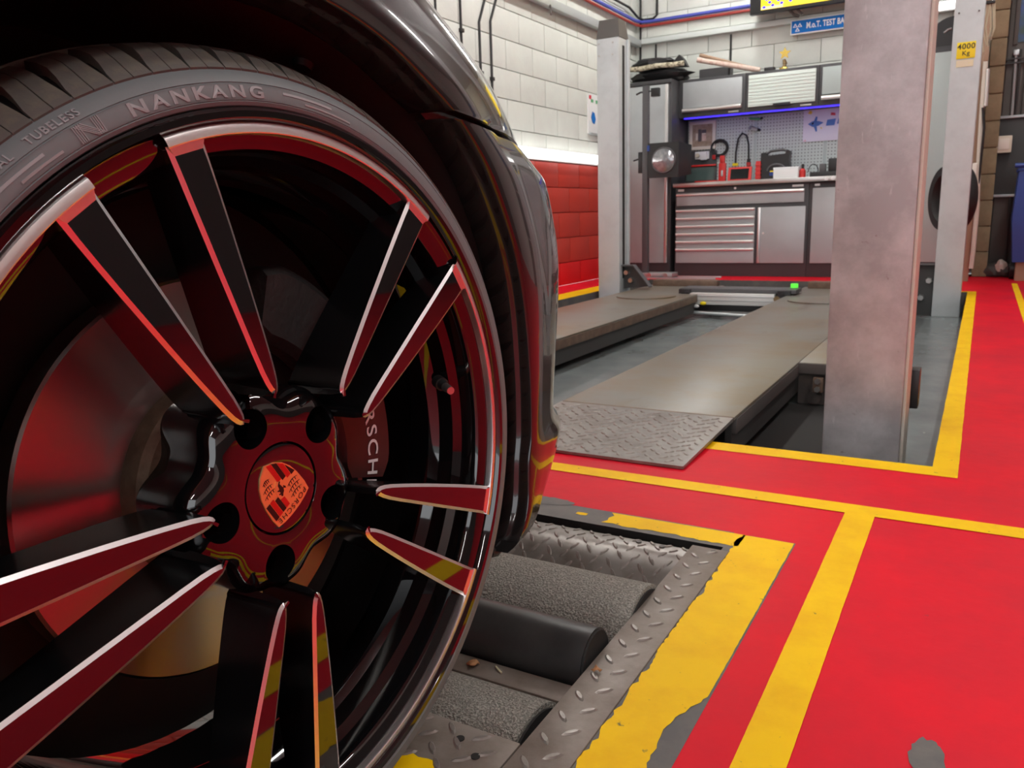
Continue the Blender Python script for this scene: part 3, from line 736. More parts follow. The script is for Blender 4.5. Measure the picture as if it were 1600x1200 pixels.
# far plate: flat strip that folds down towards the roller
def fold_z(x, y): return interp([(1.20,-.068),(1.222,-.048),(1.245,-.0275),(1.256,-.0195),(1.264,-.0145),(1.272,-.011),(1.281,-.009),(1.40,-.009)], y)
ys = [1.214,1.222,1.23,1.238,1.245,1.2505,1.256,1.260,1.264,1.268,1.272,1.2765,1.281,1.304]
v = []; f = []
for y in ys: v += [(PX0,y,fold_z(0,y)),(-.385,y,fold_z(0,y)),(PX0,y,fold_z(0,y)-.006),(-.385,y,fold_z(0,y)-.006)]
for i in range(len(ys)-1): a = 4*i; c = 4*(i+1); f += [[a,a+1,c+1,c],[a+2,c+2,c+3,a+3],[a+1,a+3,c+3,c+1],[a,c,c+2,a+2]]
f += [[0,2,3,1],[4*(len(ys)-1),4*(len(ys)-1)+1,4*(len(ys)-1)+3,4*(len(ys)-1)+2]]
pl = mesh('chequer_plate', v, f, 'chequer', bt, 30); tag(pl, 'shiny folded chequer plate edge')
tag(studs(B(), -.95, -.400, 1.215, 1.302, fold_z, pitch=.030, L=.0105, w=.0034).obj('chequer_lozenges', 'chequer_stud', pl), kind='stuff')
p2 = bx('chequer_plate', -.402, -.337, .44, 1.300, -.010, .003, 'chequer_brown', bt, .002); tag(p2, 'worn brown chequer plate strip')
tag(studs(B(), -.398, -.350, .46, 1.29, lambda x, y: .003, pitch=.046).obj('chequer_lozenges', 'chequer_stud', p2), kind='stuff')
p3 = bx('chequer_plate', PX0, -.404, .550, .686, -.012, .002, 'chequer_brown', bt, .003); tag(p3, 'worn brown chequer plate with screw holes')
tag(studs(B(), -.80, -.41, .60, .684, lambda x, y: .002, pitch=.040).obj('chequer_lozenges', 'chequer_stud', p3), kind='stuff')
for x, y in ((-.469,.660),(-.437,.642)): B().cyl((x,y,.0006),(x,y,.0032),.0052,n=14).obj('screw_hole', 'pit_dark', p3)
for x, y in ((-.50,1.294),(-.455,1.292),(-.36,1.285)): B().cyl((x,y,-.012),(x,y,-.0065 if x < -.4 else .0046),.005,n=14).obj('plate_screw', 'dark_frame', pl)
def roller(name, y, z, r, x0, x1, mat, label):
    o = B().cyl((x0,y,z),(x1,y,z),r,n=64).obj(name, mat, bt, 30); tag(o, label)
    B().cyl((x1-.002,y,z),(x1+.003,y,z),r*.93,n=40).obj('roller_end', 'pit_dark', o)
    return o
roller('roller', 1.066, -.080, .100, PX0+.02, -.4035, 'grit', 'grey gritty brake roller')
roller('roller', .747, -.097, .094, PX0+.02, -.422, 'grit', 'grey gritty brake roller')
roller('roller', .897, -.012, .046, PX0+.02, -.410, 'roller_smooth', 'smooth black sensing roller')
bx('cover_strip', PX0+.01, -.40, .808, .847, -.030, -.022, 'chequer_brown', bt, .002)
for x, y, z, s, sd in ((-.560,.828,-.0205,.011,2),(-.386,.852,.0045,.0075,4)):
    r = random.Random(sd); n = 9; v = [(x,y,z+.004)]
    for i in range(n): a = 2*PI*i/n; q = s*(1 if i % 2 else .62)*r.uniform(.8,1.1); v.append((x+q*math.cos(a), y+q*math.sin(a), z+r.uniform(0,.006)))
    o = mesh('dry_leaf', v, [[0,1+i,1+(i+1) % n] for i in range(n)], 'leaf', None, 60)
    tag(o, 'crumpled brown leaf on the strip between the rollers' if sd == 2 else 'tiny brown leaf scrap on the chequer plate edge', 'leaf', 'leaf scraps at the roller pit')
    m_ = o.modifiers.new('thickness', 'SOLIDIFY'); m_.thickness = .0012
tag(B().tube([(-.530,.838,-.0205),(-.523,.832,-.019),(-.515,.828,-.0205)], .0012, 6).obj('straw_stalk', 'straw'), 'pale straw stalk on the strip between the rollers', 'straw')

# ================================================================== THE LIFT
def runway(label, x0, x1, notch):
    t = thing('lift_runway', ((x0+x1)/2, 4, RD), label, 'lift runway', 'runways of the four-post lift')
    y0, y1 = 2.145, 6.05
    d = bx('deck', x0, x1, y0, y1, .012, .022, 'runway', t, .002)
    bx('side_flange', x1-.012, x1+.002, y0+.02, y1, -.030, .012, 'runway_edge' if x1 < -1 else 'beam_edge', t, .001)
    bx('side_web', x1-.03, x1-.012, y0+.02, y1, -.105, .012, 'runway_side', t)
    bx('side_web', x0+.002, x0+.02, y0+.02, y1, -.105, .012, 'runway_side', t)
    bx('foot_pad', x0+.05, x1-.08, y0+.15, y0+.45, RD, .012, 'runway_side', t)
    # drive-on flap, hinged and sloping to the floor
    fy0, fy1 = 1.705, 2.135
    fz = lambda x, y: lerp(.008, .022, (y-fy0)/(fy1-fy0))
    fl = B(); fl.add([(x0,fy0,.002),(x1,fy0,.002),(x1,fy1,.012),(x0,fy1,.012),(x0,fy0,.009),(x1,fy0,.009),(x1,fy1,.0225),(x0,fy1,.0225)], [[0,3,2,1],[4,5,6,7],[0,1,5,4],[1,2,6,5],[2,3,7,6],[3,0,4,7]])
    fo = fl.obj('ramp_flap', 'chequer', t)
    tag(studs(B(), x0+.01, x1-.004, fy0+.01, fy1-.01, lambda x, y: fz(x, y)+.0008, pitch=.042, L=.015, w=.005, h=.0026).obj('chequer_lozenges', 'chequer_stud', fo), kind='stuff')
    B().cyl((x0+.03,2.140,.016),(x1-.002,2.140,.016),.008,n=10).obj('hinge', 'runway_edge', t)
    # turntable near the far end
    B().cyl(((x0+x1)/2,5.15,.020),((x0+x1)/2,5.15,.030),.20,n=48).obj('turn_plate', 'runway', t)
    # wheel stop at the far end
    bx('wheel_stop', x0+.04, x1-.02, y1-.12, y1-.04, .018, .070, 'runway_edge', t, .01)
    return t
rw = runway('right hand steel lift runway with chequered drive-on flap', -1.078, -.552, True)
rl = runway('left hand steel lift runway beside the red wall', -2.225, -1.660, False)
# cross beam meeting the near post, with its bracket and pulley
cb = thing('cross_beam', (-.85,3.12,RD), 'dark steel cross beam behind the near lift post', 'lift beam')
bx('beam_web', -.552, -.20, 3.055, 3.075, -.135, .012, 'web_dark', cb)
bx('beam_flange', -.5495, -.36, 3.040, 5.80, .010, .0222, 'runway', cb, .001)
bx('beam_lip', -.552, -.20, 3.0362, 3.046, -.018, .0195, 'beam_edge', cb, .001)
bx('bracket', -.497, -.462, 3.03, 3.055, -.085, -.030, 'runway_edge', cb, .002)
for z in (-.042,-.072): B().cyl((-.480,3.032,z),(-.480,3.018,z),.011,n=6).obj('bolt', 'steel', cb)
B().cyl((-.492,3.055,-.108),(-.492,3.040,-.108),.024,n=24).obj('pulley', 'web_dark', cb)
# dark sheet standing in for shadow and oil in the notch beside the post
struct(rects('floor', [(-.60,-.345,LY0,3.05)], RD+.002, 'pit_dark'), 'floor coloured black for shadow and oil in the notch beside the runway')

def post(label, x0, x1, y0, dep, mat, kind):
    t = thing('lift_post', ((x0+x1)/2, y0+dep/2, RD), label, 'lift post', 'upright posts of the four-post lift')
    z0, z1 = RD, 1.80
    # folded channel: front face with rounded edges, side faces, slot on the inner side
    b = B(); b.box(x0, x1, y0, y0+dep, z0, z1, .008 if kind == 'near' else .006); b.obj('column', mat, t, 40)
    cx = (x0+x1)/2; cy = y0+dep/2; w = (x1-x0)/2; q = .75
    v = [(cx-w-.002,y0-.002,z1),(cx+w+.002,y0-.002,z1),(cx+w+.002,y0+dep+.002,z1),(cx-w-.002,y0+dep+.002,z1),(cx-w*.86,y0+dep*.1,z1+.125),(cx+w*.86,y0+dep*.1,z1+.125),(cx+w*.86,y0+dep*.9,z1+.125),(cx-w*.86,y0+dep*.9,z1+.125)]
    mesh('cap', v, [[0,3,2,1],[4,5,6,7],[0,1,5,4],[1,2,6,5],[2,3,7,6],[3,0,4,7]], 'post_cap', t)
    return t
pn = post('big scuffed pinkish grey lift post, nearest and largest', -.338, -.146, 2.25, .25, 'post_near', 'near')
bx('edge_strip', -.146, -.138, 2.262, 2.40, RD, 1.80, 'pipe_white', pn, .003)
bx('lock_rail', -.146, -.143, 2.42, 2.46, RD, 1.80, 'runway_side', pn)
bx('lock_foot', -.146, -.120, 2.44, 2.50, .02, .13, 'black_plastic', pn, .003)
pr_ = post('grey lift post with a yellow 4000 Kg plate', -.250, -.090, 5.86, .18, 'post_grey', 'far')
for x in (-.225,-.120): B().cyl((x,5.86,1.70),(x,5.853,1.70),.005,n=10).obj('bolt', 'dark_frame', pr_)
pq = bx('capacity_plate', -.222, -.122, 5.855, 5.860, 1.437, 1.532, 'label_yellow', pr_, .002)
def flat_text(name, body, size, c, mat, parent, axis='y', bold=0, spacing=1.0, flip=1, tilt=0, squeeze=1.0):
    tv, tf = text_mesh(body, size, 0, bold, spacing)
    return mesh(name, [(c[0]+p.x*squeeze, c[1]-.0003, c[2]+p.y) for p in tv], tf, mat, parent, None, fix=False)
flat_text('plate_lettering', '4000', .044, (-.172,5.8545,1.505), 'print_black', pr_, bold=.0008, spacing=1.1)
flat_text('plate_lettering', 'Kg', .036, (-.172,5.8545,1.466), 'print_black', pr_, bold=.0004, spacing=1.1)
bx('paper_label', -.220, -.128, 5.857, 5.860, 1.390, 1.430, 'label_paper', pr_)
for i in range(3): bx('label_print', -.212, -.136-.02*(i % 2), 5.8562, 5.857, 1.398+.010*i, 1.401+.010*i, 'frame_cream', pr_)
def bracket(t, x0, x1, y, zb, zt):
    # sloped dark foot bracket with big nuts
    xs = [x0, x0, x0+(x1-x0)*.42, x1]; zs = [zb, zt, zt, zb+.02]
    b = B(); b.prism(list(zip(xs, zs)), lambda p: (p[0], y, p[1]), lambda p: (p[0], y+.012, p[1])); b.obj('foot_bracket', 'shutter_dark', t)
    b = B(); b.prism([(xs[1],zt-.008),(xs[2],zt-.008),(xs[3],zb+.012),(xs[3],zb+.022),(xs[2],zt+.002),(xs[1],zt+.002)], lambda p: (p[0], y-.05, p[1]), lambda p: (p[0], y+.012, p[1])); b.obj('bracket_rib', 'grey_plastic', t)
    for (tx, z) in ((.28,lerp(zb,zt,.35)),(.12,lerp(zb,zt,.68))): 
        xx = lerp(x0, x1, tx); B().cyl((xx,y,z),(xx,y-.03,z),.022,.018,n=6).obj('nut', 'steel', t)
bracket(pr_, -.25, -.50, 5.90, RD, .20)
for z, x in ((.03,-.275),(-.02,-.30),(-.10,-.28)): pass
plf = post('pale grey lift post with a slotted inner side, in front of the block wall', -2.492, -2.322, 5.60, .17, 'post_grey', 'far')
bx('slot', -2.3225, -2.3205, 5.66, 5.70, .1, 1.75, 'pit_dark', plf)
bx('slot_edge', -2.322, -2.306, 5.742, 5.772, RD, 1.80, 'post_grey', plf, .003)
for x in (-2.475,-2.37):
    for z in (1.765,1.685): B().cyl((x,5.60,z),(x,5.594,z),.006,n=10).obj('bolt', 'steel', plf)
bracket(plf, -2.32, -2.10, 5.68, .0235, .20)

# jacking beam slung between the runways
jb = thing('jacking_beam', (-1.40,5.45,RD), 'silver and black jacking beam slung between the two runways', 'jacking beam')
bx('top_rail', -1.80, -1.02, 5.42, 5.62, .030, .058, 'grey_plastic', jb, .006)
bx('silver_box', -1.712, -1.146, 5.38, 5.56, -.048, .030, 'silver_paint', jb, .006)
for x in (-1.80,-1.135): bx('carrier', x, x+.085, 5.40, 5.60, -.06, .055, 'black_plastic', jb, .008)
for z in (-.020,.008): bx('box_groove', -1.711, -1.147, 5.377, 5.381, z, z+.004, 'galv', jb)
bx('under_tray', -1.70, -1.25, 5.42, 5.56, -.095, -.048, 'black_plastic', jb, .004)
B().tube([(-1.765,5.36,-.098),(-1.20,5.36,-.116)], .011, 12).obj('tray_bar', 'galv', jb)
B().tube([(-1.27,5.34,-.10),(-1.15,5.42,-.075)], .010, 10).obj('brace_bar', 'tray_pale', jb)
for x in (-1.745,-1.10):
    B().cyl((x,5.38,-.005),(x,5.46,-.005),.040,n=24).obj('carrier_wheel', 'black_plastic', jb)
    B().cyl((x-.03,5.375,.0),(x-.03,5.40,.0),.020,n=16).obj('wheel_nut', 'bronze', jb)
B().ball((-1.615,5.37,-.038),.022,.012,.012).obj('yellow_knob', 'label_yellow', jb)
B().ball((-1.66,5.365,-.058),.020,.012,.012).obj('drain_plug', 'white_plastic', jb)
for nm, x in (('left', -1.83), ('right', -.98)):
    pass
gl = B(); gl.cyl((-1.055,5.55,.062),(-1.055,5.55,.088),.024,n=18); tag(gl.obj('green_cap', 'green_glow'), 'small bright green cap on the jacking beam beside the near post', 'cap')  # cap with a little green emission in its colour

# ================================================================== HEADLIGHT TESTER
ht = thing('headlight_tester', (-2.55,6.9,0), 'black headlight tester with a round lens on a dark column', 'headlight tester')
bx('column', -2.637, -2.586, 6.88, 6.93, .03, 1.65, 'grey_plastic', ht, .004)
hb = B(); hb.add([(-2.575,6.86,.872),(-2.30,6.86,.872),(-2.30,6.86,1.165),(-2.575,6.86,1.165),(-2.575,7.12,.90),(-2.27,7.12,.90),(-2.27,7.12,1.15),(-2.575,7.12,1.15)], [[0,1,2,3],[4,7,6,5],[0,4,5,1],[1,5,6,2],[2,6,7,3],[3,7,4,0]])
ho = hb.obj('optic_box', 'black_plastic', ht)
b = B(); b.cyl((-2.432,6.862,1.017),(-2.432,6.845,1.017),.112,.106,n=48); b.obj('lens_rim', 'grey_plastic', ho)
lens = B(); prof = [(.0,6.824),(.04,6.827),(.075,6.834),(.098,6.846)]; v = []; f = []; n = 40
for i in range(n):
    a = 2*PI*i/n
    for r, y in prof: v.append((-2.432+r*math.cos(a), y, 1.017+r*math.sin(a)))
for i in range(n):
    j = (i+1) % n
    for q in range(3): f.append([i*4+q, j*4+q, j*4+q+1, i*4+q+1])
mesh('lens', v, f, 'lens_glass', ho, 40)
bx('side_screen', -2.592, -2.576, 6.90, 7.05, .93, 1.12, 'cab_green', ht, .004)
bx('blue_tab', -2.584, -2.560, 6.855, 6.90, 1.10, 1.15, 'bin_blue', ht, .003)
bx('top_clamp', -2.565, -2.495, 6.89, 6.94, 1.555, 1.625, 'black_plastic', ht, .004)
B().tube([(-2.59,6.90,1.60),(-2.50,6.90,1.605)], .006).obj('clamp_bar', 'black_plastic', ht)
b = B(); b.tube([(-2.70,6.90,1.585),(-2.66,6.90,1.60),(-2.637,6.90,1.60)], .008); b.tube([(-2.72,6.89,1.03),(-2.68,6.89,1.04),(-2.637,6.89,1.02)], .007); b.obj('handle', 'black_plastic', ht)
bx('slide_block', -2.675, -2.637, 6.88, 6.94, .92, 1.10, 'black_plastic', ht, .004)
bx('base', -2.76, -2.34, 6.84, 7.0, .018, .05, 'galv', ht, .004)
for x in (-2.70,-2.55,-2.40): B().cyl((x,6.85,.03),(x,6.83,.03),.022,n=16).obj('wheel', 'steel', ht)
tag(B().box(-2.95,-1.95,6.82,6.835,.0,.014,.002).box(-2.95,-1.95,7.0,7.015,.0,.014,.002).obj('floor_rail', 'galv'), 'pair of low metal rails under the headlight tester', 'rail')

# ================================================================== BENCH AND CABINETS
YF = 7.20
tc = thing('tall_cabinet', (-2.73,7.45,0), 'tall grey metal locker in the corner behind the headlight tester', 'cabinet')
bx('carcass', -2.975, -2.484, YF+.005, 7.685, 0, 1.733, 'cab_dark', tc, .004)
dr = bx('door', -2.955, -2.540, YF-.012, YF+.005, .118, 1.690, 'cab_grey', tc, .004)
bx('handle_strip', -2.538, -2.510, YF-.022, YF+.005, .118, 1.690, 'chrome', dr, .006)
bx('top_edge', -2.975, -2.484, YF-.008, YF+.005, 1.70, 1.733, 'cab_dark', tc, .003)
def drawer(parent, x0, x1, z0, z1, hz):
    d = bx('drawer', x0, x1, YF-.012, YF+.005, z0, z1, 'cab_grey', parent, .003)
    b = B(); b.tube([(x0+.004,YF-.026,hz),(x1-.004,YF-.026,hz)], .0135, 12); b.box(x0,x1,YF-.022,YF-.010,hz-.006,hz+.011,.002); b.obj('handle_strip', 'chrome', d)
ch = thing('tool_chest', (-1.86,7.45,0), 'grey and black tool chest with six small drawers and a cupboard door', 'tool chest')
bx('carcass', -2.440, -1.284, YF+.005, 7.68, 0, .786, 'cab_dark', ch, .003)
drawer(ch, -2.424, -1.318, .628, .740, .724)
for i in range(6):
    hz = .583-.069*i; z1 = hz+.008; z0 = (hz-.069+.014) if i < 5 else .118
    drawer(ch, -2.426, -1.721, z0, z1, hz)
dd = bx('door', -1.672, -1.302, YF-.012, YF+.005, .118, .594, 'cab_grey', ch, .004)
bx('handle_strip', -1.694, -1.672, YF-.024, YF+.005, .118, .594, 'chrome', dd, .006)
B().cyl((-1.645,YF-.012,.375),(-1.645,YF-.018,.375),.009,n=16).obj('lock', 'chrome', dd)
B().cyl((-1.90,YF+.006,.765),(-1.90,YF-.004,.765),.010,n=16).obj('lock', 'chrome', ch)
bx('maker_plate', -2.415, -2.36, YF+.001, YF+.006, .755, .775, 'steel', ch); bx('maker_plate', -1.42, -1.33, YF+.001, YF+.006, .755, .772, 'steel', ch)
c2 = thing('base_cabinet', (-.9,7.45,0), 'grey base cabinet with a dented door beside the near lift post', 'cabinet')
bx('carcass', -1.282, -.51, YF+.005, 7.68, 0, .786, 'cab_dark', c2, .003)
for (x0, x1) in ((-1.252,-.905),(-.885,-.535)):
    d2 = bx('door', x0, x1, YF-.012, YF+.005, .118, .738, 'cab_grey', c2, .004)
    bx('handle_strip', x1-.022, x1, YF-.024, YF-.012, .118, .738, 'chrome', d2, .005)
bx('maker_plate', -1.24, -1.20, YF+.001, YF+.006, .755, .772, 'steel', c2)
tag(bx('worktop', -2.445, -.505, 7.14, 7.685, .788, .828, 'steel', None, .006), 'long steel worktop over the tool chest', 'worktop')
# wall cabinets
def upper(x0, x1, dx0, dx1, mat, z0, z1, strip, label):
    t = thing('wall_cabinet', ((x0+x1)/2, 7.55, 1.41), label, 'wall cabinet', 'wall cabinets above the bench')
    bx('carcass', x0, x1, 7.405, 7.69, 1.412, 1.740, 'cab_dark', t, .003)
    d = bx('door', dx0, dx1, 7.385, 7.405, z0, z1, mat, t, .003)
    if strip: B().tube([(dx0,7.376,1.470),(dx1,7.376,1.470)], .018, 12).obj('handle_strip', 'chrome', d)
    bx('maker_plate', dx1-.12, dx1-.03, 7.400, 7.406, 1.424, 1.436, 'steel', t)
    return t
upper(-2.484, -1.886, -2.443, -1.912, 'cab_grey', 1.492, 1.713, True, 'grey fronted wall cabinet next to the tall locker')
u2 = upper(-1.884, -1.278, -1.858, -1.302, 'cab_white', 1.452, 1.714, False, 'wall cabinet with a pale ribbed front, middle of the row')
for i in range(9): bx('front_rib', -1.856, -1.304, 7.381, 7.386, 1.466+.027*i, 1.474+.027*i, 'cab_white', u2, .002)
bx('catch', -1.64, -1.50, 7.36, 7.39, 1.440, 1.462, 'black_plastic', u2, .003)
upper(-1.276, -.68, -1.250, -.71, 'cab_green', 1.498, 1.714, True, 'greenish wall cabinet partly hidden by the near lift post')
tag(bx('light_strip', -2.44, -.69, 7.415, 7.440, 1.401, 1.411, 'led_blue', None, .003), 'glowing blue light strip under the wall cabinets', 'light strip')
pg = thing('pegboard', (-1.5,7.68,.828), 'perforated grey tool board on the wall above the worktop', 'pegboard')
for (x0, x1) in ((-2.478,-1.862),(-1.838,-1.262),(-1.238,-.52)): bx('panel', x0, x1, 7.672, 7.682, .829, 1.411, 'pegboard', pg, .002)
for (x0, x1) in ((-1.864,-1.836),(-1.264,-1.236)): bx('panel_joint', x0, x1, 7.668, 7.680, .829, 1.411, 'cab_green', pg, .003)
bx('dark_panel', -2.482, -2.20, 7.666, 7.6715, .829, 1.13, 'cab_dark', pg, .002)
# right hand tall cabinet
rc = thing('tall_cabinet', (-.28,7.45,0), 'tall pale green cabinet between the two right hand lift posts', 'cabinet')
bx('carcass', -.50, -.10, YF+.005, 7.68, 0, 1.72, 'cab_dark', rc, .004)
bx('door', -.485, -.115, YF-.012, YF+.005, .128, 1.695, 'cab_green', rc, .004)
bx('kick_strip', -.46, -.14, YF-.016, YF-.005, .095, .108, 'galv', rc, .002)

# ------------------------------------------------ things on the bench (top at .828)
Z0 = .828
def slant(x0, x1, y, z0, z1, lean, th=.02):
    return [(x0,y,z0),(x1,y,z0),(x1,y+lean,z1),(x0,y+lean,z1),(x0,y+th,z0),(x1,y+th,z0),(x1,y+lean+th,z1),(x0,y+lean+th,z1)], [[0,1,2,3],[4,7,6,5],[0,4,5,1],[1,5,6,2],[2,6,7,3],[3,7,4,0]]
t = thing('scanner_tablet', (-2.25,7.35,Z0), 'diagnostic tablet with a greenish screen in a black and red case', 'tablet')
v, f = slant(-2.40,-2.12,7.33,Z0,Z0+.150,.05,.028); B().add(v,f).obj('case', 'black_plastic', t)
v, f = slant(-2.385,-2.135,7.327+.008,Z0+.022,Z0+.138,.038,.006); B().add(v,f).obj('screen', 'screen_green', t)
v, f = slant(-2.235,-2.165,7.322+.026,Z0+.055,Z0+.10,.015,.006); B().add(v,f).obj('screen_glow', 'screen_cyan', t)
bx('red_edge', -2.395, -2.125, 7.365, 7.40, Z0+.146, Z0+.160, 'red_plastic', t, .003); bx('red_edge', -2.30, -2.09, 7.315, 7.345, Z0, Z0+.016, 'red_plastic', t, .003)
t = thing('work_torch', (-2.06,7.36,Z0), 'red upright inspection torch beside the diagnostic tablet', 'torch')
bx('body', -2.092, -2.028, 7.34, 7.38, Z0, Z0+.165, 'red_plastic', t, .010); bx('head', -2.083, -2.04, 7.342, 7.378, Z0+.163, Z0+.228, 'red_plastic', t, .008); bx('window', -2.068, -2.05, 7.336, 7.342, Z0+.05, Z0+.10, 'galv', t, .002)
t = thing('red_tablet', (-1.90,7.36,Z0), 'small dark screen in a bright red frame', 'tablet')
v, f = slant(-2.008,-1.803,7.34,Z0,Z0+.122,.03,.022); B().add(v,f).obj('frame', 'orange_red', t)
v, f = slant(-1.985,-1.826,7.337+.004,Z0+.018,Z0+.106,.022,.006); B().add(v,f).obj('screen', 'screen_dark', t)
t = thing('torch_lamp', (-1.75,7.38,Z0), 'slim red stick lamp standing against the black case', 'lamp')
bx('body', -1.772, -1.730, 7.37, 7.40, Z0, Z0+.165, 'red_plastic', t, .008)
for i in range(4): bx('grip_ring', -1.775, -1.727, 7.367, 7.403, Z0+.02+.035*i, Z0+.032+.035*i, 'orange_red', t, .003)
t = thing('tool_case', (-1.61,7.40,Z0), 'black moulded tool case with an open carry handle', 'case')
prof = [(-1.735,0),(-1.485,0),(-1.480,.06),(-1.495,.16),(-1.490,.235),(-1.515,.248),(-1.53,.215),(-1.68,.205),(-1.695,.235),(-1.735,.230),(-1.738,.12)]
B().prism([(x,z+Z0) for x,z in prof], lambda p:(p[0],7.40,p[1]), lambda p:(p[0],7.48,p[1])).obj('shell', 'black_plastic', t)
B().tube([(-1.70,7.44,Z0+.22),(-1.66,7.44,Z0+.245),(-1.56,7.44,Z0+.252),(-1.51,7.44,Z0+.235)], .012).obj('handle', 'grey_plastic', t)
b = B(); [b.tube([(-1.60+.075*math.cos(a*PI/10),7.396,Z0+.075+.055*math.sin(a*PI/10)) for a in range(11)], .008)]; b.obj('raised_arc', 'grey_plastic', t)
bx('blue_label', -1.655, -1.565, 7.392, 7.40, Z0+.035, Z0+.075, 'bin_blue', t); bx('label_stripe', -1.652, -1.57, 7.390, 7.393, Z0+.066, Z0+.076, 'label_yellow', t)
t = thing('white_carton', (-1.50,7.33,Z0), 'white carton in front of the black tool case', 'carton')
bx('box', -1.598, -1.392, 7.28, 7.38, Z0, Z0+.092, 'white_plastic', t, .004); bx('lid_edge', -1.600, -1.390, 7.278, 7.382, Z0+.080, Z0+.096, 'sign_white', t, .003)
t = thing('spray_can', (-1.37,7.34,Z0), 'small red bottle at the end of the white carton', 'bottle')
B().cyl((-1.368,7.34,Z0),(-1.368,7.34,Z0+.06),.026,n=20).cyl((-1.368,7.34,Z0+.06),(-1.368,7.34,Z0+.078),.026,.012,n=20).obj('body', 'orange_red', t); B().cyl((-1.368,7.34,Z0+.078),(-1.368,7.34,Z0+.115),.011,n=14).obj('cap', 'black_plastic', t)
t = thing('charger_dock', (-1.20,7.36,Z0), 'black charger with two upright cells by the near post', 'charger')
bx('base', -1.305, -1.085, 7.31, 7.42, Z0, Z0+.045, 'black_plastic', t, .008); bx('cell', -1.235, -1.185, 7.34, 7.40, Z0+.045, Z0+.110, 'grey_plastic', t, .006); bx('cell', -1.165, -1.095, 7.34, 7.40, Z0+.045, Z0+.150, 'black_plastic', t, .008)
B().tube([(-1.285+.04*math.cos(a*PI/9),7.36,Z0+.05+.06*math.sin(a*PI/9)) for a in range(10)], .004).obj('lead', 'cable_black', t)
tag(B().cyl((-1.14,7.128,.808),(-1.14,7.142,.808),.016,n=20).obj('magnet', 'white_plastic'), 'round white magnet on the worktop edge, left of two', 'magnet', 'white magnets on the worktop edge')
tag(B().cyl((-1.09,7.128,.808),(-1.09,7.142,.808),.016,n=20).obj('magnet', 'white_plastic'), 'round white magnet on the worktop edge, right of two', 'magnet', 'white magnets on the worktop edge')
# ------------------------------------------------ things on the tool panel
t = thing('picture', (-2.335,7.655,1.27), 'small framed picture in brown tones in a pale frame', 'picture')
b = B(); X0,X1,Y_,z0,z1 = -2.462,-2.212,7.640,1.140,1.398
b.box(X0,X1,Y_,Y_+.025,z1-.030,z1,.004).box(X0,X1,Y_,Y_+.025,z0,z0+.030,.004).box(X0,X0+.030,Y_,Y_+.025,z0+.03,z1-.03,.004).box(X1-.030,X1,Y_,Y_+.025,z0+.03,z1-.03,.004); b.obj('frame', 'frame_cream', t)
bx('mount', X0+.028, X1-.028, Y_+.012, Y_+.022, z0+.028, z1-.028, 'art_brown', t)
for (a,c,e,g,m) in ((.085,.115,.075,.185,'art_dark'),(.118,.160,.150,.180,'art_dark'),(.120,.160,.080,.135,'paper_pink'),(.120,.155,.138,.148,'frame_cream'),(.062,.082,.09,.15,'frame_cream')): bx('painted_shape', X0+a, X0+c, Y_+.009, Y_+.012, z0+e, z0+g, m, t)
t = thing('wall_socket', (-2.33,7.655,1.08), 'white double wall socket under the framed picture', 'socket')
bx('plate', -2.405, -2.27, 7.648, 7.661, 1.055, 1.125, 'white_plastic', t, .004); bx('plug', -2.345, -2.285, 7.615, 7.648, 1.045, 1.12, 'white_plastic', t, .006); B().cyl((-2.38,7.648,1.09),(-2.38,7.636,1.09),.020,n=18).obj('switch', 'cream', t)
t = thing('cable_coil', (-2.17,7.655,1.10), 'coil of black cable hung beside the picture', 'cable')
for r in (.062,.072,.080): B().tube([(-2.17+r*math.cos(a*PI/14),7.645-.006*(r > .07),1.145+r*.95*math.sin(a*PI/14)) for a in range(29)], .0055).obj('loop', 'cable_black', t)
bx('plug', -2.235, -2.205, 7.63, 7.65, 1.045, 1.085, 'red_plastic', t, .004)
t = thing('flex_lamp', (-1.96,7.64,1.0), 'black hooped flexible lamp with a red collar hung on the panel', 'lamp')
B().tube([(-2.02,7.64,.995),(-2.018,7.64,1.10),(-2.0,7.64,1.215),(-1.965,7.64,1.262),(-1.925,7.64,1.24),(-1.905,7.64,1.16),(-1.90,7.64,1.02)], .008).obj('hoop', 'cable_black', t)
B().cyl((-1.90,7.64,1.03),(-1.90,7.64,.90),.016,n=14).obj('grip', 'black_plastic', t); B().cyl((-1.90,7.64,1.0),(-1.90,7.64,.97),.019,n=14).obj('collar', 'orange_red', t); bx('yellow_end', -2.045, -1.995, 7.63, 7.65, .975, 1.0, 'label_yellow', t, .004)
t = thing('hand_torch', (-1.86,7.61,1.30), 'small silver torch poking out of the tool panel', 'torch')
B().cyl((-1.885,7.60,1.30),(-1.84,7.65,1.285),.020,.014,n=18).obj('head', 'chrome', t); B().cyl((-1.84,7.65,1.285),(-1.815,7.668,1.278),.012,n=14).obj('barrel', 'black_plastic', t)
t = thing('pliers', (-1.86,7.64,1.375), 'dark green handled tool hung above the small torch', 'tool')
B().tube([(-1.90,7.63,1.383),(-1.85,7.64,1.375),(-1.81,7.65,1.372)], .010).obj('handle', 'mark_green', t); B().tube([(-1.82,7.65,1.372),(-1.79,7.66,1.38)], .008).obj('jaw', 'black_plastic', t)
t = thing('poster', (-1.25,7.665,1.28), 'pale lilac poster with blue and red figures pinned to the panel', 'poster')
bx('sheet', -1.440, -1.06, 7.660, 7.664, 1.146, 1.424, 'poster', t)
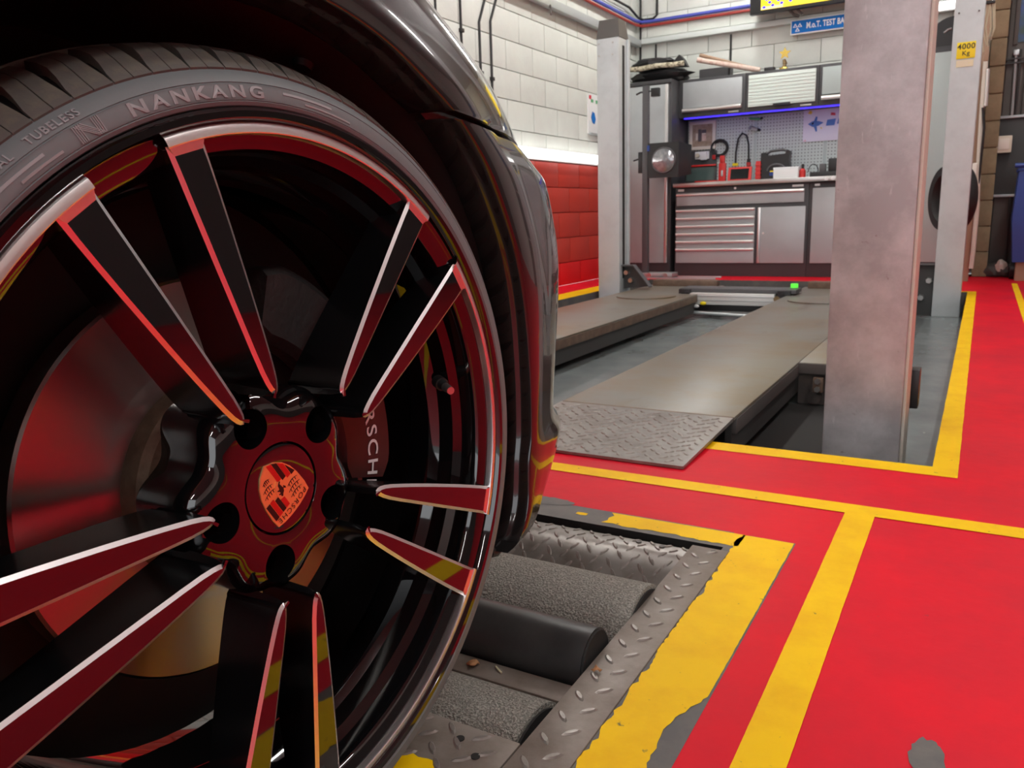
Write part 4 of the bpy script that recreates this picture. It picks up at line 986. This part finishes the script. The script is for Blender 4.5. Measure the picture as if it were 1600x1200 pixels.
for (pts, m) in (([(-1.40,1.295),(-1.36,1.318),(-1.31,1.315),(-1.27,1.30),(-1.31,1.275),(-1.36,1.268)],'poster_blue'),([(-1.352,1.315),(-1.335,1.355),(-1.322,1.35),(-1.325,1.312)],'poster_blue'),([(-1.35,1.27),(-1.332,1.225),(-1.32,1.23),(-1.325,1.272)],'poster_blue'),([(-1.375,1.298),(-1.36,1.306),(-1.345,1.298),(-1.36,1.288)],'poster_pink'),
    ([(-1.25,1.27),(-1.18,1.27),(-1.17,1.325),(-1.24,1.32)],'poster_blue'),([(-1.215,1.355),(-1.175,1.35),(-1.178,1.372),(-1.212,1.378)],'poster_red'),([(-1.405,1.385),(-1.375,1.375),(-1.365,1.395),(-1.385,1.41)],'poster_yellow'),([(-1.30,1.262),(-1.28,1.258),(-1.283,1.245)],'poster_yellow'),([(-1.435,1.152),(-1.41,1.150),(-1.415,1.166)],'poster_pink'),([(-1.16,1.28),(-1.09,1.28),(-1.10,1.32),(-1.15,1.325)],'poster_blue')):
    B().prism(pts, lambda p:(p[0],7.6602,p[1]), lambda p:(p[0],7.6585,p[1])).obj('printed_figure', m, t)

# ------------------------------------------------ things on top of the cabinets
t = thing('black_bag', (-2.70,7.45,1.733), 'crumpled black bag piled on the tall locker', 'bag')
def lump(b, c, rx, ry, rz, seed, n=16, m=9):
    r = random.Random(seed); v = []; f = []
    for i in range(m+1):
        a = PI*i/m
        for k in range(n):
            t_ = 2*PI*k/n; q = 1+r.uniform(-.16,.16); z = rz*math.cos(a)*q; v.append((c[0]+rx*math.sin(a)*math.cos(t_)*q, c[1]+ry*math.sin(a)*math.sin(t_)*q, c[2]+max(z, -rz*.8)))
    for i in range(m):
        for k in range(n): q = (k+1) % n; f.append([i*n+k, i*n+q, (i+1)*n+q, (i+1)*n+k])
    b.add(v, f)
b = B(); lump(b, (-2.68,7.45,1.790), .30, .16, .070, 4); b.obj('lower_fold', 'black_plastic', t)
b = B(); lump(b, (-2.74,7.42,1.90), .22, .12, .060, 6); b.obj('upper_fold', 'black_plastic', t)
b = B(); b.prism([(-2.56,1.86),(-2.40,1.85),(-2.44,1.92),(-2.475,1.955),(-2.53,1.90)], lambda p:(p[0],7.36,p[1]), lambda p:(p[0],7.44,p[1])); b.obj('peak', 'black_plastic', t)
b = B(); b.tube([(-2.95,7.27,1.862),(-2.80,7.26,1.856),(-2.65,7.26,1.866),(-2.50,7.26,1.858),(-2.40,7.27,1.862)], .022, 10); tag(b.obj('fabric_roll', 'patterned'), 'thin patterned roll tucked into the black bag', 'fabric roll')
t = thing('flat_case', (-2.22,7.52,1.74), 'flat grey case lying on the wall cabinet', 'case')
bx('shell', -2.355, -2.07, 7.57, 7.68, 1.742, 1.842, 'grey_plastic', t, .012); bx('latch', -2.09, -2.068, 7.565, 7.572, 1.76, 1.86, 'black_plastic', t, .002)
def roll(p, q, r, mat, label):
    t = thing('paper_roll', (*Vector(p).lerp(Vector(q), .5).xy, 1.742), label, 'paper roll', 'rolls on the wall cabinets')
    B().cyl(p, q, r, n=18).obj('tube', mat, t); d = (Vector(p)-Vector(q)).normalized(); B().cyl(Vector(p)+d*.003, Vector(p)-d*.01, r*.7, n=14).obj('end', 'card_brown', t)
roll((-2.315,7.46,1.945),(-1.80,7.54,1.770),.016,'card_brown','brown cardboard tube, uppermost of the two rolls')
roll((-2.325,7.42,1.900),(-1.79,7.50,1.765),.022,'paper_pink','pinkish printed paper roll under the brown tube')
tag(bx('small_box', -1.745, -1.66, 7.45, 7.52, 1.742, 1.775, 'black_plastic', None, .008), 'small black box on the middle wall cabinet', 'box')
t = thing('star_trophy', (-1.585,7.5,1.742), 'small golden star trophy on the middle wall cabinet', 'trophy')
bx('plinth', -1.620, -1.555, 7.47, 7.53, 1.742, 1.762, 'gold', t, .003)
b = B(); b.cyl((-1.588,7.5,1.762),(-1.580,7.5,1.79),.020,.014).cyl((-1.580,7.5,1.79),(-1.590,7.5,1.83),.020,.012); b.obj('stem', 'bronze', t)
star = [(.052*(1 if i % 2 == 0 else .45)*math.cos(PI/2+i*PI/5)-1.585, .052*(1 if i % 2 == 0 else .45)*math.sin(PI/2+i*PI/5)+1.878) for i in range(10)]
B().prism(star, lambda p:(p[0],7.492,p[1]), lambda p:(p[0],7.508,p[1])).obj('star', 'gold', t)
t = thing('domed_case', (-.37,7.35,1.72), 'black domed unit on the pale green cabinet', 'unit')
b = B(); v = []; prof = [(-.455,0)]+[(-.30+.155*math.cos(PI-a*PI/16), .10+.115*math.sin(a*PI/16)) for a in range(17)]+[(-.145,0)]
b.prism([(x, z+1.745) for x, z in prof], lambda p:(p[0],7.28,p[1]), lambda p:(p[0],7.42,p[1])); b.obj('dome', 'black_plastic', t)
bx('base', -.48, -.12, 7.26, 7.45, 1.721, 1.747, 'cab_dark', t, .003); B().tube([(-.37,7.276,1.845),(-.345,7.276,1.865),(-.32,7.276,1.87)], .008).obj('handle', 'galv', t)

# ------------------------------------------------ high on the back wall
t = thing('television', (-1.35,7.45,2.22), 'wall television showing a yellow and blue screen', 'television')
bx('bezel', -1.878, -.80, 7.44, 7.50, 2.212, 2.80, 'black_plastic', t, .004); bx('screen', -1.784, -.83, 7.434, 7.441, 2.238, 2.77, 'tv_yellow', t)
for i in range(7):
    for j in range(4):
        if (i+j) % 2 == 0 and i+j < 7: 
            x = -1.775+.036*i+.010*j; z = 2.244+.030*j+.004*i; B().prism([(x,z+.012),(x+.018,z),(x+.036,z+.012),(x+.018,z+.026)], lambda p:(p[0],7.4335,p[1]), lambda p:(p[0],7.4320,p[1])).obj('screen_tile', 'tv_blue', t)
bx('screen_band', -1.783, -1.60, 7.4330, 7.4345, 2.239, 2.262, 'tv_cream', t)
B().tube([(-1.56,7.50,2.22),(-1.53,7.52,2.185),(-1.49,7.55,2.17)], .012).tube([(-1.50,7.50,2.22),(-1.46,7.53,2.18)], .010).obj('mount_arm', 'dark_frame', t)
t = thing('test_bay_sign', (-1.24,7.62,2.04), 'blue sign with white lettering under the television', 'sign')
bx('board', -1.568, -.93, 7.602, 7.618, 2.036, 2.156, 'sign_white', t, .003); bx('blue_field', -1.558, -.94, 7.598, 7.603, 2.046, 2.146, 'blue_sign', t)
flat_text('sign_lettering', 'M.o.T. TEST BAY', .066, (-1.272,7.5978,2.097), 'sign_white', t, bold=.0018, spacing=1.06, squeeze=.66)
for (cx, cz, a) in ((-1.527,2.108,0),(-1.490,2.108,0),(-1.5085,2.074,0)):
    b = B(); b.prism([(cx-.019,cz-.014),(cx+.019,cz-.014),(cx,cz+.018)], lambda p:(p[0],7.5978,p[1]), lambda p:(p[0],7.5960,p[1])); b.obj('triangle_mark', 'sign_white', t)
    b = B(); b.prism([(cx-.009,cz-.010),(cx+.009,cz-.010),(cx,cz+.006)], lambda p:(p[0],7.5960,p[1]), lambda p:(p[0],7.5950,p[1])); b.obj('triangle_core', 'blue_sign', t)
t = thing('cable_tray', (-2,7.65,2.14), 'pale metal cable tray running round the corner under the pipes', 'cable tray')
bx('back_run', -2.935, -.2, 7.62, 7.69, 2.138, 2.182, 'tray_pale', t, .003); bx('side_run', -2.985, -2.930, 1.2, 7.62, 2.112, 2.172, 'galv', t, .003)
B().tube([(-3.0,5.84,2.122),(-2.92,5.72,2.112),(-2.90,5.69,2.085),(-2.90,5.69,2.035)], .006).obj('bracket', 'dark_frame', t)
B().tube([(-3.0,7.35,2.10),(-2.95,7.33,2.09),(-2.95,7.33,2.04)], .006).obj('bracket', 'dark_frame', t)
def pipe(name, pts, r, mat, label, cat_='pipe', g=None): return tag(B().tube(pts, r, 10).obj(name, mat), label, cat_, g)
pipe('air_pipe', [(-2.965,1.2,2.300),(-2.965,7.55,2.302),(-2.94,7.64,2.302),(-2.85,7.66,2.302),(-.2,7.66,2.302)], .013, 'pipe_red', 'red air pipe running round the corner, lower of the pair')
pipe('air_pipe', [(-2.965,1.2,2.336),(-2.965,7.55,2.338),(-2.94,7.64,2.338),(-2.85,7.66,2.338),(-.2,7.66,2.338)], .015, 'pipe_blue', 'blue air pipe running round the corner, above the red one')
pipe('white_conduit', [(-2.975,1.2,2.376),(-2.975,7.30,2.376)], .009, 'tray_pale', 'white conduit on the left wall above the blue pipe')
pipe('black_cable', [(-2.965,1.2,2.425),(-2.965,7.40,2.425),(-2.96,7.60,2.375),(-2.93,7.66,2.36),(-2.84,7.675,2.36),(-2.80,7.675,2.39),(-2.795,7.675,2.9)], .011, 'cable_black', 'black cable bending up the back wall in the corner', 'cable')
pipe('black_cable', [(-2.962,7.675,2.95),(-2.962,7.675,1.80)], .010, 'cable_black', 'straight black cable down the corner of the back wall', 'cable')
pipe('black_cable', [(-2.80,7.655,2.127),(-2.80,7.655,1.80)], .009, 'cable_black', 'short black cable from the tray to the locker', 'cable')
pipe('black_cable', [(-2.10,7.675,2.127),(-2.10,7.69,1.85)], .009, 'cable_black', 'short black cable from the tray to the paper rolls', 'cable')
pipe('black_cable', [(-3.0,4.337,2.9),(-3.0,4.335,.9)], .0075, 'cable_black', 'black cable on the left wall, closest to the car body', 'cable')
pipe('black_cable', [(-3.0,4.614,2.9),(-3.0,4.612,.9)], .0085, 'cable_black', 'black conduit with clips on the left wall, second from the car', 'cable')
pipe('black_cable', [(-3.0,4.95,2.9),(-3.0,4.95,2.07),(-3.0,4.835,1.85),(-3.0,4.833,.9)], .009, 'cable_black', 'bent black cable on the left wall, third from the car', 'cable')
pipe('black_cable', [(-3.0,5.10,2.9),(-3.0,5.10,2.10),(-3.0,4.980,1.88),(-3.0,4.972,.9)], .009, 'cable_black', 'bent black cable on the left wall, furthest from the car', 'cable')
for (y, z, w) in ((4.613,1.76,'on the straight conduit, upper one'),(4.834,1.53,'on the third cable from the car'),(4.975,1.51,'on the cable furthest from the car'),(4.613,1.45,'on the straight conduit, lower one')): tag(bx('cable_clip', -3.012, -2.985, y-.018, y+.018, z-.012, z+.012, 'black_plastic', None, .003), 'small black cable clip '+w, 'clip', 'cable clips on the left wall')
# lit batten along the top of the red dado
t = thing('wall_batten', (-2.98,5.7,1.0), 'glowing white tube light along the top of the red dado', 'wall light')
bx('back_plate', -3.010, -2.995, 4.2, 6.765, 1.000, 1.092, 'lamp_housing', t, .003); B().tube([(-2.970,4.2,1.045),(-2.970,6.755,1.045)], .034, 14).obj('tube', 'led_white', t)
t = thing('notice_board', (-3.0,6.7,1.26), 'small white notice board with a blue hexagon behind the left lift post', 'notice board')
bx('board', -3.010, -2.995, 6.545, 6.95, 1.262, 1.588, 'board_white', t, .003)
B().prism([(6.60,1.395),(6.625,1.355),(6.665,1.345),(6.69,1.385),(6.665,1.435),(6.625,1.445)], lambda p:(-2.9945,p[0],p[1]), lambda p:(-2.991,p[0],p[1])).obj('hexagon', 'blue_sign', t)
bx('red_mark', -2.995, -2.991, 6.56, 6.60, 1.545, 1.575, 'poster_red', t); bx('green_mark', -2.995, -2.991, 6.60, 6.64, 1.520, 1.545, 'mark_green', t); bx('green_mark', -2.995, -2.991, 6.70, 6.74, 1.518, 1.545, 'mark_green', t)
bx('tray', -3.0, -2.97, 6.55, 6.94, 1.252, 1.266, 'galv', t, .002)
# short lit batten by the right post
t = thing('wall_batten', (-.3,7.62,2.1), 'short bright tube light high between the right hand posts', 'wall light')
bx('back_plate', -.60, .06, 7.60, 7.66, 2.065, 2.14, 'lamp_housing', t, .003); bx('tube', -.595, .055, 7.575, 7.60, 2.075, 2.13, 'led_white', t, .006)

# ------------------------------------------------ right hand end: pillar, shutter, bin
pb = struct(bx('wall_pillar', -.048, .042, 7.408, 7.72, 0, CZ, 'tan_mortar'), 'tan block pillar beside the shutter')
cache = None; z = 0; k = 0
while z < 2.6:
    if cache is None: o = B().box(-.052,.052,-.007,.01,-.094,.094,.004).obj('block', 'tan_block', pb); cache = o.data
    else: o = bpy.data.objects.new('block', cache); COL.objects.link(o); o.parent = pb
    o.location = (-.002, 7.405, z+.098); z += .198; k += 1
wb = struct(bx('wall_shutter', .05, 1.6, 7.55, 7.62, 0, CZ, 'shutter'), 'dark metal shutter at the back of the workshop')
for i in range(12): bx('slat', .055+.128*i, .175+.128*i, 7.528, 7.552, .02, 2.7, 'shutter', wb, .012)
bx('dark_panel', .05, 1.6, 7.518, 7.53, .635, 1.205, 'shutter_dark', wb, .003)
for z in (.625,1.215): bx('cross_bar', .03, 1.6, 7.490, 7.520, z-.010, z+.010, 'galv', wb, .003)
for z in (1.50,1.53): bx('cross_bar', .03, 1.6, 7.490, 7.505, z+.10, z+.112, 'shutter_dark', wb, .002)
bx('window_pane', .115, 1.5, 7.52, 7.532, 1.755, 2.6, 'window_blue', wb)
bx('window_frame', .090, .118, 7.51, 7.532, 1.74, 2.6, 'shutter', wb, .002)
B().tube([(.125,7.50,1.22),(.115,7.50,1.68)], .010).obj('bolt_rod', 'galv', wb); B().tube([(.150,7.50,1.22),(.145,7.50,1.70)], .007).obj('bolt_rod', 'shutter_dark', wb); bx('bolt_cap', .098, .135, 7.485, 7.51, 1.66, 1.70, 'galv', wb, .003)
B().tube([(.17,7.50,.04),(.165,7.50,.62)], .008).obj('bolt_rod', 'shutter_dark', wb)
t = thing('switch_box', (.09,7.49,.95), 'cream electrical box on the dark shutter', 'electrical box')
bx('box', .040, .142, 7.45, 7.49, .948, 1.075, 'cream', t, .008); bx('cover', .052, .125, 7.442, 7.452, .972, 1.055, 'frame_cream', t, .006)
t = thing('wheeled_bin', (.36,7.1,0), 'blue plastic wheeled bin at the right edge', 'bin')
b = B(); v = [(.205,7.0,.14),(.53,7.0,.14),(.53,7.28,.14),(.205,7.28,.14),(.178,6.97,.45),(.55,6.97,.45),(.55,7.3,.45),(.178,7.3,.45),(.195,6.96,.79),(.56,6.96,.79),(.56,7.32,.79),(.195,7.32,.79)]
b.add(v, [[0,3,2,1],[0,1,5,4],[1,2,6,5],[2,3,7,6],[3,0,4,7],[4,5,9,8],[5,6,10,9],[6,7,11,10],[7,4,8,11],[8,9,10,11]]); b.obj('body', 'bin_blue', t, 50)
bx('lid', .185, .57, 6.95, 7.33, .79, .815, 'bin_blue', t, .008); B().tube([(.165,6.95,.83),(.56,6.95,.83)], .016).obj('handle', 'bin_blue', t)
bx('foot', .23, .50, 7.04, 7.25, 0, .14, 'card_brown', t, .006)
for x in (.20,.535): B().cyl((x,7.24,.08),(x+.03,7.24,.08),.08,n=24).obj('wheel', 'black_plastic', t)
t = thing('waste_pile', (.12,7.4,0), 'heap of grey rags at the foot of the shutter', 'rags')
b = B(); lump(b, (.10,7.42,.05), .07, .05, .06, 11); lump(b, (.17,7.40,.05), .06, .06, .055, 12); b.obj('rag', 'shutter', t); b = B(); lump(b, (.145,7.37,.085), .04, .03, .05, 13); b.obj('rag', 'frame_cream', t)
# hoses and rope beside the far right post
t = thing('air_line', (-.06,6.3,0), 'pale hose and gun hanging behind the 4000 Kg post', 'hose')
B().tube([(-.075,6.9,1.60),(-.072,6.9,1.2),(-.065,6.9,.9),(-.05,6.9,.55),(-.05,6.9,.25),(-.055,6.9,.1)], .016).obj('hose', 'pipe_white', t)
bx('wall_board', -.150, -.068, 6.95, 7.0, .0, 2.2, 'card_brown', t, .004); bx('glove', -.105, -.070, 6.87, 6.93, .62, .86, 'glove_white', t, .012); bx('clamp', -.10, -.055, 6.86, 6.93, .545, .60, 'black_plastic', t, .006)
b = B(); b.tube([(-.055,6.88,1.50),(-.050,6.88,1.25)], .012); b.obj('spray_lance', 'chrome', t); B().tube([(-.068,6.88,1.24),(-.048,6.88,1.10),(-.05,6.88,.95),(-.055,6.9,.6),(-.045,6.9,.2)], .008).obj('lead', 'cable_black', t)
t = thing('rope_hank', (-.07,6.5,1.55), 'hank of pale rope hanging by the 4000 Kg post', 'rope')
for i, (a, w) in enumerate(((0,.030),(.012,.022),(-.012,.026))): B().tube([(-.075+a-w*.4,6.5,1.86),(-.078+a-w,6.5,1.72),(-.075+a,6.5,1.60-.02*i),(-.070+a+w,6.5,1.70),(-.070+a+w*.4,6.5,1.86)], .006).obj('loop', 'rope', t)
bx('peg', -.10, -.045, 6.48, 6.53, 1.855, 1.875, 'cable_black', t, .003)
bx('tag_block', -.085, -.055, 6.49, 6.51, 1.50, 1.59, 'card_brown', t, .004)
t = thing('spare_tyre', (-.20,6.62,.62), 'black tyre leaning against the pale green cabinet', 'tyre')
b = B(); n = 40; v = []; f = []; prof = [(.15,.03),(.17,0),(.225,0),(.24,.03),(.24,.10),(.225,.13),(.17,.13),(.15,.10)]; k = len(prof)
ax = Vector((math.cos(rad(28)), math.sin(rad(28)), 0)); sd_ = Vector((-ax.y, ax.x, 0))
for i in range(n):
    a = 2*PI*i/n
    for r, y in prof: v.append(Vector((-.208,6.66,.615))+ax*(y-.065)+sd_*(r*math.cos(a))+Vector((0,0,r*math.sin(a))))
for i in range(n):
    j = (i+1) % n
    for q in range(k): g = (q+1) % k; f.append([i*k+q, j*k+q, j*k+g, i*k+g])
b.add(v, f); b.obj('carcass', 'rubber', t); B().tube([(-.208,6.66,.46),(-.208,6.66,.38),(-.208,6.66,.0)], .02).obj('stand', 'black_plastic', t)
